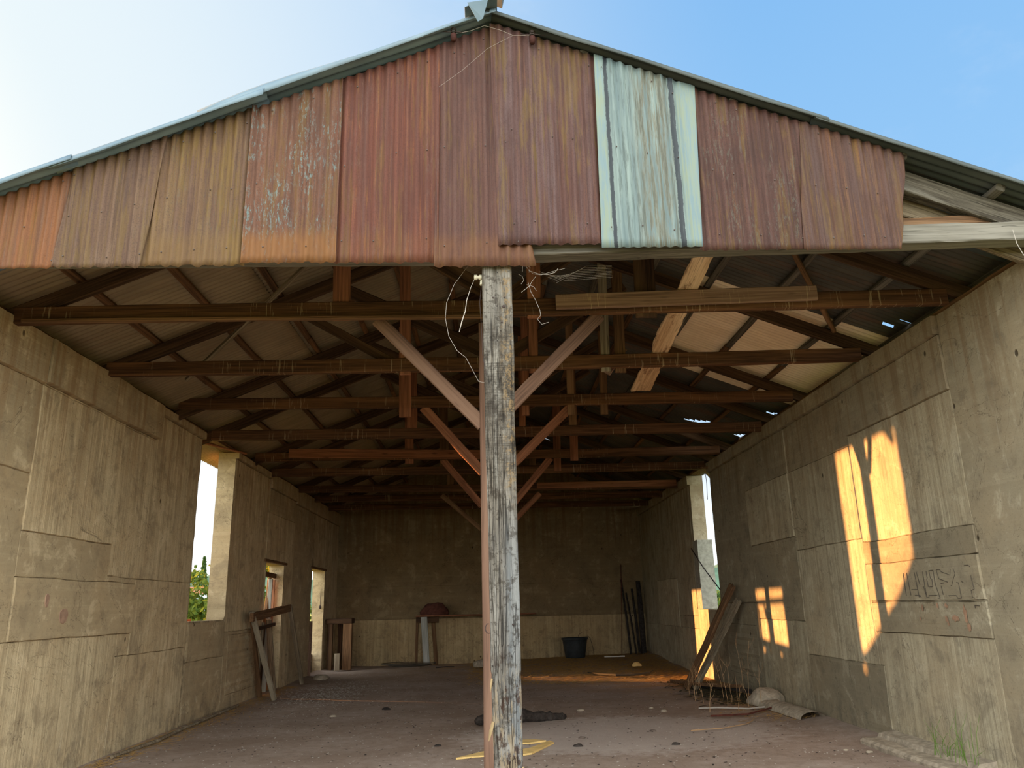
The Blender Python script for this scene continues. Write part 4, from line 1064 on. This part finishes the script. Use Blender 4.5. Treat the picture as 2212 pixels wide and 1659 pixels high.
litter('straw', 2200, lambda: (XR - .06 - abs(random.gauss(0, .35)), rnd(10.6, 16.5)), .13, .008, MAT['straw_m'], 'loose straw and stalks under the leaning planks', 'straw', 3)
litter('rubbish', 2200, lambda: (min(4.18, 4.05 - abs(random.gauss(0, .28))), rnd(12.2, 16.2)), .16, .035, MAT['leaf_litter'], 'dark leaf litter and rubbish behind the leaning planks', 'litter', 14)
litter('wood_chips', 1300, lambda: (max(XL + .12, random.gauss(-3.05, .4)), random.gauss(15.6, 1.0)), .05, .016, MAT['white'], 'pale chips scattered beside the trestle', 'chips', 4)
litter('grit', 2600, lambda: (rnd(-3.9, 4.0), rnd(7.3, 20)), .022, .014, MAT['white'], 'pale grit scattered over the dirt floor', 'grit', 6)
litter('grit', 1500, lambda: (rnd(-3.9, 4.0), rnd(7.3, 18)), .03, .018, MAT['log'], 'dark crumbs scattered over the dirt floor', 'grit', 9)
random.seed(31)
for q, (x, y, r, mt) in enumerate([(1.05,9.85,.03,'dirtclod'),(1.95,10.2,.03,'dirtclod'),(2.0,9.2,.035,'log'),(2.35,12.3,.025,'stone'),(-1.6,13.0,.05,'log'),(.95,9.3,.04,'log'),(-.6,9.6,.03,'log'),(3.75,8.4,.028,'stone'),(3.6,8.6,.022,'stone'),(1.3,12.2,.04,'stone'),(-2.3,12.4,.04,'stone'),(2.45,11.9,.035,'stone')]):
    pl = ['by the charred log', 'on the pale worn patch', 'on the floor before the straw']
    blob('clod', (x, y, hfloor(x, y)+.005), (r*1.4, r, r*.6), MAT[mt], 'small loose clod or chip lying on the open dirt floor', 'clod', q+2, 2, group='loose clods on the floor')

# trestle by the left doorway
e = empty('trestle', (-3.85, 15.0, 0), 'rickety grey wooden trestle with splayed legs before the left doorway', 'trestle')
beam('top_plank', (-3.95, 13.75, 1.40), (-3.95, 16.3, 1.55), .06, .14, MAT['dim_plank'], e, seg=.1, rough=.006)
beam('leg', (-3.98, 13.82, 1.5), (-3.72, 14.6, .03), .05, .09, MAT['old_grey_plank'], e, up=(1,0,0))
beam('leg', (-4.0, 13.95, 1.4), (-4.05, 14.9, .05), .05, .07, MAT['dim_plank'], e, up=(1,0,0))
beam('leg', (-3.95, 16.3, 1.6), (-3.86, 17.3, .05), .05, .08, MAT['old_grey_plank'], e, up=(1,0,0))
beam('shelf_rail', (-4.0, 14.2, 1.2), (-4.0, 15.4, 1.26), .05, .06, MAT['dark_wood2'], e)
# boards in the first doorway
o = beam('crossbar', (-4.3, 15.05, 2.2), (-4.3, 16.5, 2.17), .05, .09, MAT['dark_wood'], seg=.2); tag(o, 'dark bar nailed across the top of the nearer left doorway', 'bar')
for (a, b, w2, h2, mt, lb) in (((-4.28, 15.35, .0), (-4.3, 16.05, 2.15), .04, .06, 'dim_plank', 'thin brown plank slanting across the nearer left doorway'), ((-4.22, 15.75, .0), (-4.26, 15.95, 2.1), .04, .08, 'white_plank', 'pale upright plank in the nearer left doorway'),
        ((-4.35, 16.3, .0), (-4.35, 16.34, 2.1), .03, .16, 'red_wood', 'reddish plank against the far side of the nearer left doorway'), ((-4.1, 16.0, .02), (-4.08, 15.3, 1.35), .04, .1, 'old_grey_plank', 'grey plank leaning the other way in the nearer left doorway')):
    o = beam('door_plank', a, b, w2, h2, MAT[mt], up=(1,0,0), seg=.12); tag(o, lb, 'plank')
s = MB(); n = 20
for j in range(n+1):
    yy = 15.16 + 1.24*j/n
    lo = (.46 if yy < 15.27 else .03) + .04*nz(j*.9); hi = 1.52 + .05*nz(j*.7, 4) - .1*max(0, math.cos(j*1.05))  # door remnant stretched up and down to keep low sun out
    s.v += [(-4.34, yy, lo), (-4.34, yy, hi), (-4.315, yy, hi), (-4.315, yy, lo)]
s.f = [(j*4+q, j*4+(q+1) % 4, (j+1)*4+(q+1) % 4, (j+1)*4+q) for j in range(n) for q in range(4)] + [(0,1,2,3), tuple(n*4+q for q in (3,2,1,0))]
o = link('broken_door_panel', s, MAT['dark_wood2']); tag(o, 'dark broken panel with a jagged edge hanging in the nearer left doorway', 'door panel')
o = beam('added_sun_block_board', (-4.38, 19.05, .24), (-4.38, 20.55, .24), .04, .42, MAT['old_grey_plank'], seg=.15); tag(o, 'added grey board blocking low sun at the foot of the farther left doorway', 'board')  # added to stop low sun reaching the near floor
o = beam('door_frame_post', (-4.12, 19.08, .02), (-4.12, 19.1, 1.25), .04, .07, MAT['brown_wood'], up=(1,0,0)); tag(o, 'pale wooden frame post on the near side of the farther left doorway', 'door frame')
o = beam('door_frame_post', (-4.2, 15.08, .02), (-4.14, 15.1, 1.3), .06, .09, MAT['old_grey_plank'], up=(1,0,0)); tag(o, 'grey wooden frame post low on the near side of the nearer left doorway', 'door frame')
for (y0, y1, z, lb) in ((15.0, 16.6, 2.41, 'rough wooden lintel over the nearer left doorway'), (18.95, 20.65, 2.46, 'rough wooden lintel over the farther left doorway')):
    o = beam('lintel', (-4.16, y0, z), (-4.16, y1, z), .1, .05, MAT['dim_plank'], seg=.1, rough=.008); tag(o, lb, 'lintel')
s = MB(); s.tube([(-4.2, 20.46, 2.0), (-4.2, 20.46, 1.75), (-4.2, 20.44, 1.6)], .008, 5); s.lathe([(.02,-.04),(.03,0),(.02,.04)], 8, (-4.2, 20.44, 1.56)); o = link('door_latch', s, MAT['dwire']); tag(o, 'dark latch hanging on the far side of the farther left doorway', 'latch')

# ------------------------------------------------------------------ letters scratched in the right wall
G_LINES = [
 [(7.86,1.72),(7.83,1.60)], [(7.745,1.72),(7.745,1.58),(7.74,1.50)], [(7.68,1.725),(7.68,1.655),(7.69,1.65),(7.685,1.575)], [(7.60,1.575),(7.60,1.65),(7.62,1.65),(7.63,1.725),(7.56,1.725)],
 [(7.555,1.725),(7.555,1.6),(7.51,1.47)], [(7.77,1.58),(7.74,1.48),(7.70,1.475),(7.70,1.495),(7.56,1.495)], [(7.51,1.47),(7.55,1.47)], [(7.66,1.575),(7.61,1.575)],
 [(7.50,1.725),(7.44,1.728),(7.42,1.705),(7.28,1.67),(7.26,1.725)], [(7.50,1.725),(7.48,1.645),(7.34,1.61)], [(7.215,1.725),(7.20,1.68),(7.24,1.635),(7.28,1.58),(7.3,1.575)],
 [(7.20,1.605),(7.17,1.60),(7.165,1.465),(7.22,1.465),(7.24,1.49),(7.36,1.49)], [(7.46,1.60),(7.40,1.605)], [(7.46,1.58),(7.45,1.50)], [(7.12,1.61),(7.1,1.6)],
 [(7.04,1.745),(6.98,1.745),(6.95,1.73)], [(6.97,1.66),(6.95,1.54),(7.0,1.53),(6.995,1.47),(6.96,1.465)], [(6.985,1.405),(6.92,1.40)], [(6.985,1.405),(6.985,1.38)],
 [(8.05,1.72),(8.03,1.5)], [(8.12,1.72),(8.12,1.5)], [(8.0,1.555),(7.9,1.553)], [(7.90,1.72),(7.88,1.48)], [(7.95,1.5),(7.86,1.498),(7.84,1.475)]]
for q, pl in enumerate(G_LINES):
    s = MB(); s.tube([(XR - .022, y, z) for y, z in pl], .0035, 5)
    o = link('scratched_line', s, MAT['groove'])
    if q == 0:
        ge = empty('scratched_letters', (XR - .033, 7.5, 1.6), 'block letters scratched in outline into the right wall', 'wall letters')
        ge.empty_display_size = .05
    M0 = o.matrix_world.copy(); o.parent = ge; o.location = Vector((0,0,0)) - ge.location
se = empty('paint_stain', (XR - .03, 7.5, 1.3), 'faded orange paint stains below the scratched letters', 'stain')
random.seed(3)
for (y, z, w2, h2) in ((7.15, 1.33, .05, .14), (7.12, 1.22, .05, .06), (7.43, 1.40, .05, .04), (7.58, 1.40, .03, .04), (7.46, 1.28, .05, .05), (7.3, 1.29, .1, .05), (7.85, 1.38, .03, .06), (7.92, 1.28, .03, .03), (7.44, 1.24, .03, .03)):
    s = MB(); n = 16
    for k2 in range(n):
        a = 2*PI*k2/n; r = .6 + .6*random.random()
        s.v.append((XR - .02, y + w2*.6*r*math.cos(a), z + h2*.6*r*math.sin(a)))
    s.f = [tuple(range(n))]
    # sits a hair proud of the concrete
    s.v = [(XR - .0225, v[1], v[2]) for v in s.v]
    link('stain_patch', s, MAT['stain'], se)

for (y, z, w2, h2, lb) in ((8.05, 1.50, .17, .15, 'larger reddish brick patch showing through the left wall'), (7.72, 1.64, .07, .13, 'smaller reddish brick chip showing through the left wall')):
    s = MB(); n = 14
    for k2 in range(n):
        a = 2*PI*k2/n; r = .85 + .3*nz(k2*.8, y); q1 = max(-1, min(1, 1.25*math.cos(a)*r)); q2 = max(-1, min(1, 1.25*math.sin(a)*r))
        s.v.append((0, w2/2*q1, h2/2*q2))
    s.v += [(.012, v[1]*.9, v[2]*.9) for v in s.v]
    s.f = [tuple(range(n, 2*n))] + [(k2, (k2+1) % n, n+(k2+1) % n, n+k2) for k2 in range(n)]
    o = link('brick_patch', s, MAT['brick'], loc=(XL + .014, y, z)); tag(o, lb, 'brick')
# ------------------------------------------------------------------ outdoors
def leafcloud(name, c, rad, n, size, mat, label, cat, trunk=None, seed=0, cone=False, group=None):
    random.seed(seed); e = empty(name, (c[0], c[1], -.1), label, cat, group); s = MB()
    cl = [Vector((random.gauss(0, .45)*rad[0], random.gauss(0, .45)*rad[1], random.gauss(0, .4)*rad[2])) for _ in range(28)]
    for _ in range(n):
        if cone:
            t = random.random(); r = rad[0]*(1-t)**.8*math.sqrt(random.random()); a = rnd(0, 2*PI); p = Vector((r*math.cos(a), r*math.sin(a), (t*2-1)*rad[2]))
        else:
            q = random.choice(cl); p = q + Vector((random.gauss(0, .16)*rad[0], random.gauss(0, .16)*rad[1], random.gauss(0, .13)*rad[2]))
        p += Vector(c); a = Vector((rnd(-1,1), rnd(-1,1), rnd(-1,1))).normalized()*size; b = a.cross(Vector((rnd(-1,1), rnd(-1,1), rnd(-1,1))).normalized())*.6
        b0 = len(s.v); s.v += [tuple(p-a), tuple(p+b), tuple(p+a), tuple(p-b)]; s.f.append((b0, b0+1, b0+2, b0+3))
    link('foliage', s, mat, e)
    if trunk:
        s = MB(); s.tube([(c[0], c[1], -.1), (c[0]+.1, c[1], c[2]*.5), (c[0], c[1], c[2])], [trunk, trunk*.8, trunk*.4], 8); link('trunk', s, MAT['bark'], e)
    return e
def pol(az, d): a = math.radians(az); return d*math.sin(a), d*math.cos(a)
x, y = pol(-20.6, 34); leafcloud('acacia_tree', (x, y, 1.7), (1.5, 1.5, 1.25), 3200, .13, MAT['leaf1'], 'feathery yellow-green tree seen through the left window', 'tree', .12, 1)
x, y = pol(-19.25, 52); leafcloud('cypress_tree', (x, y, 2.3), (.55, .55, 2.4), 2600, .12, MAT['leaf2'], 'narrow dark cypress seen through the left window', 'tree', .15, 2, cone=True)
x, y = pol(-19.9, 30); leafcloud('bush', (x, y, .6), (1.0, .8, .45), 1500, .09, MAT['leaf4'], 'green bush low in the left window', 'bush', None, 3)
x, y = pol(-19.2, 40); leafcloud('bush', (x, y, .95), (.9, .8, .5), 1500, .1, MAT['leaf3'], 'yellow flowering bush in the left window', 'bush', None, 4)
x, y = pol(-20.2, 60); leafcloud('bush', (x, y, 2.0), (2.6, 2, 1.2), 2500, .16, MAT['leaf4'], 'dark green thicket behind the pale house', 'bush', None, 5)
for q, (az, d, z, r, mt, lb) in enumerate([(-15.9, 26, 1.6, 1.5, 'leaf1', 'yellow-green tree seen through the nearer left doorway'), (-15.6, 30, 3.4, 1.6, 'leaf3', 'sunlit yellow treetop seen above the door crossbar'), (-16.4, 22, .35, .8, 'leaf4', 'green bush outside the foot of the nearer left doorway')]):
    x, y = pol(az, d); leafcloud('bush', (x, y, z), (r, r, r*.7), 2200, .1, MAT[mt], lb, 'tree', None, 10+q)
x, y = pol(-19.7, 48)
e = empty('house', (x, y, -.1), 'small pale blue-white house far off beyond the left window', 'house')
s = MB(); s.box(x-.9, x+.9, y, y+2, -.1, 2.5); link('walls', s, MAT['house'], e)
s = MB(); s.v = [(x-1, y-.1, 2.5), (x+1, y-.1, 2.5), (x+1, y+2.1, 2.5), (x-1, y+2.1, 2.5), (x-1, y+1, 2.9), (x+1, y+1, 2.9)]; s.f = [(0,1,5,4), (2,3,4,5), (0,4,3), (1,2,5)]; link('roof', s, MAT['tile'], e)
s = MB(); s.box(x-.4, x-.1, y-.03, y, 1.2, 1.8); link('window', s, MAT['dwire'], e)
# hills
s = MB(); n = 90
for i in range(n+1):
    x = -250 + 500*i/n
    for j in range(9):
        t = j/8; h = 24*math.sin(PI*min(1, t*1.0)/2)*(.8 + .35*nz(x*.01, 2) + .15*nz(x*.05, 7)); s.v.append((x, 330 + 90*t, -1 + h))
s.f = [(i*9+j, (i+1)*9+j, (i+1)*9+j+1, i*9+j+1) for i in range(n) for j in range(8)]
o = link('hills', s, MAT['hill'], smooth=True); o['kind'] = 'structure'
for q, (az, d, z, r) in enumerate([(16.6, 60, 1.2, 1.6), (15.4, 75, 1.4, 1.8), (16.0, 110, 1.6, 2.6)]):
    x, y = pol(az, d); leafcloud('bush', (x, y, z), (r, r, r*.7), 1200, .2, MAT['leaf4'], ['nearest green bush outside the right window', 'middle green bush outside the right window', 'farthest green bush outside the right window'][q], 'bush', None, 30+q)
s = MB()
P = [(13.9,-.1),(13.9,1.4),(13.14,1.38),(13.12,1.52),(13.3,1.62),(13.05,1.72),(12.55,2.03),(12.15,2.28),(11.75,2.66),(11.5,3.0),(11.2,3.1),(11.2,-.1)]
n = len(P); s.v = [(-5.0, y, z) for y, z in P] + [(-5.03, y, z) for y, z in P]; s.f = [tuple(range(n)), tuple(range(2*n-1, n-1, -1))] + [(i, n+i, n+(i+1) % n, (i+1) % n) for i in range(n)]
o = link('added_shade_panel', s, MAT['rust_iron']); tag(o, 'added unseen panel outside the left window, cut to shape the sun patch', 'panel')  # added out of view; its outline trims the sun patch on the right wall

# ------------------------------------------------------------------ camera
cam = bpy.data.cameras.new('camera'); co = bpy.data.objects.new('camera', cam); COL.objects.link(co)
cam.sensor_width = 36; cam.lens = 27.641; cam.clip_end = 2000; cam.clip_start = .05
r_, u_, f_ = Vector((0.99933913, -0.02791218, -0.02328535)), Vector((0.0148508, -0.27117811, 0.96241461)), Vector((0.03317757, 0.96212439, 0.27058438))
Mx = Matrix((r_, u_, -f_)).transposed().to_4x4(); Mx.translation = (0, 0, 1.5); co.matrix_world = Mx
SC.camera = co

# ------------------------------------------------------------------ light
sd = Vector((-8.38, 3.5, .71)).normalized()
L = bpy.data.lights.new('sun', 'SUN'); L.energy = 17.0; L.color = (1.0, .46, .16); L.angle = math.radians(.6)
lo = bpy.data.objects.new('sun', L); COL.objects.link(lo)
lo.rotation_euler = sd.to_track_quat('Z', 'Y').to_euler(); lo.location = (-20, 10, 6)

w = bpy.data.worlds.new('world'); SC.world = w; w.use_nodes = True
nt = w.node_tree; bg = nt.nodes['Background']
def N(t, ins=None, **pr):
    nd = nt.nodes.new(t)
    for k2, v in pr.items(): setattr(nd, k2, v)
    for k2, v in (ins or {}).items():
        if isinstance(v, bpy.types.NodeSocket): nt.links.new(v, nd.inputs[k2])
        else: nd.inputs[k2].default_value = v
    return nd
def MR(v, a, b, c, d): return N('ShaderNodeMapRange', {'Value': v, 'From Min': a, 'From Max': b, 'To Min': c, 'To Max': d}, interpolation_type='SMOOTHSTEP').outputs[0]
def MX(f, a, b):
    nd = N('ShaderNodeMix', data_type='RGBA')
    for i, v in ((0, f), (6, a), (7, b)):
        if isinstance(v, bpy.types.NodeSocket): nt.links.new(v, nd.inputs[i])
        else: nd.inputs[i].default_value = v
    return nd.outputs[2]
tc = N('ShaderNodeTexCoord').outputs['Generated']
nrm = N('ShaderNodeVectorMath', {0: tc}, operation='NORMALIZE').outputs[0]
dt = N('ShaderNodeVectorMath', {0: nrm, 1: tuple(sd)}, operation='DOT_PRODUCT').outputs['Value']
sp = N('ShaderNodeSeparateXYZ', {'Vector': nrm}).outputs
base = MX(MR(sp[2], .25, .95, 0, 1), S(156, 206, 250), S(120, 180, 240))
c = MX(MR(dt, .02, .82, 0, 1), base, (.86, .95, .98, 1))
c = MX(MR(dt, .72, .99, 0, 1), c, (1.8, 1.5, 1.1, 1))
c = MX(MR(sp[2], .30, .04, 0, .85), c, (1.25, 1.25, 1.2, 1))
# faint high cloud wisps
cn = N('ShaderNodeTexNoise', {'Vector': N('ShaderNodeMapping', {'Vector': nrm, 'Scale': (5, 5, 9)}).outputs[0], 'Scale': 1.0, 'Detail': 6.0, 'Roughness': .6}).outputs[0]
c = MX(MR(cn, .55, .8, 0, .18), c, (.95, .97, 1, 1))
# added fill: unseen sky behind the camera brightened to light the barn
c = MX(MR(sp[1], .1, -.6, 0, 1), c, (4.2, 4.35, 4.3, 1))
# below the horizon
c = MX(MR(sp[2], -.02, -.1, 0, 1), c, (.3, .27, .2, 1))
nt.links.new(c, bg.inputs['Color']); bg.inputs['Strength'].default_value = 1.0

SC.view_settings.view_transform = 'Standard'; SC.view_settings.look = 'None'
SC.view_settings.exposure = 0.0; SC.view_settings.gamma = 1.0; SC.view_settings.use_curve_mapping = False
SC.cycles.use_denoising = True
SC.cycles.max_bounces = 8; SC.cycles.diffuse_bounces = 5
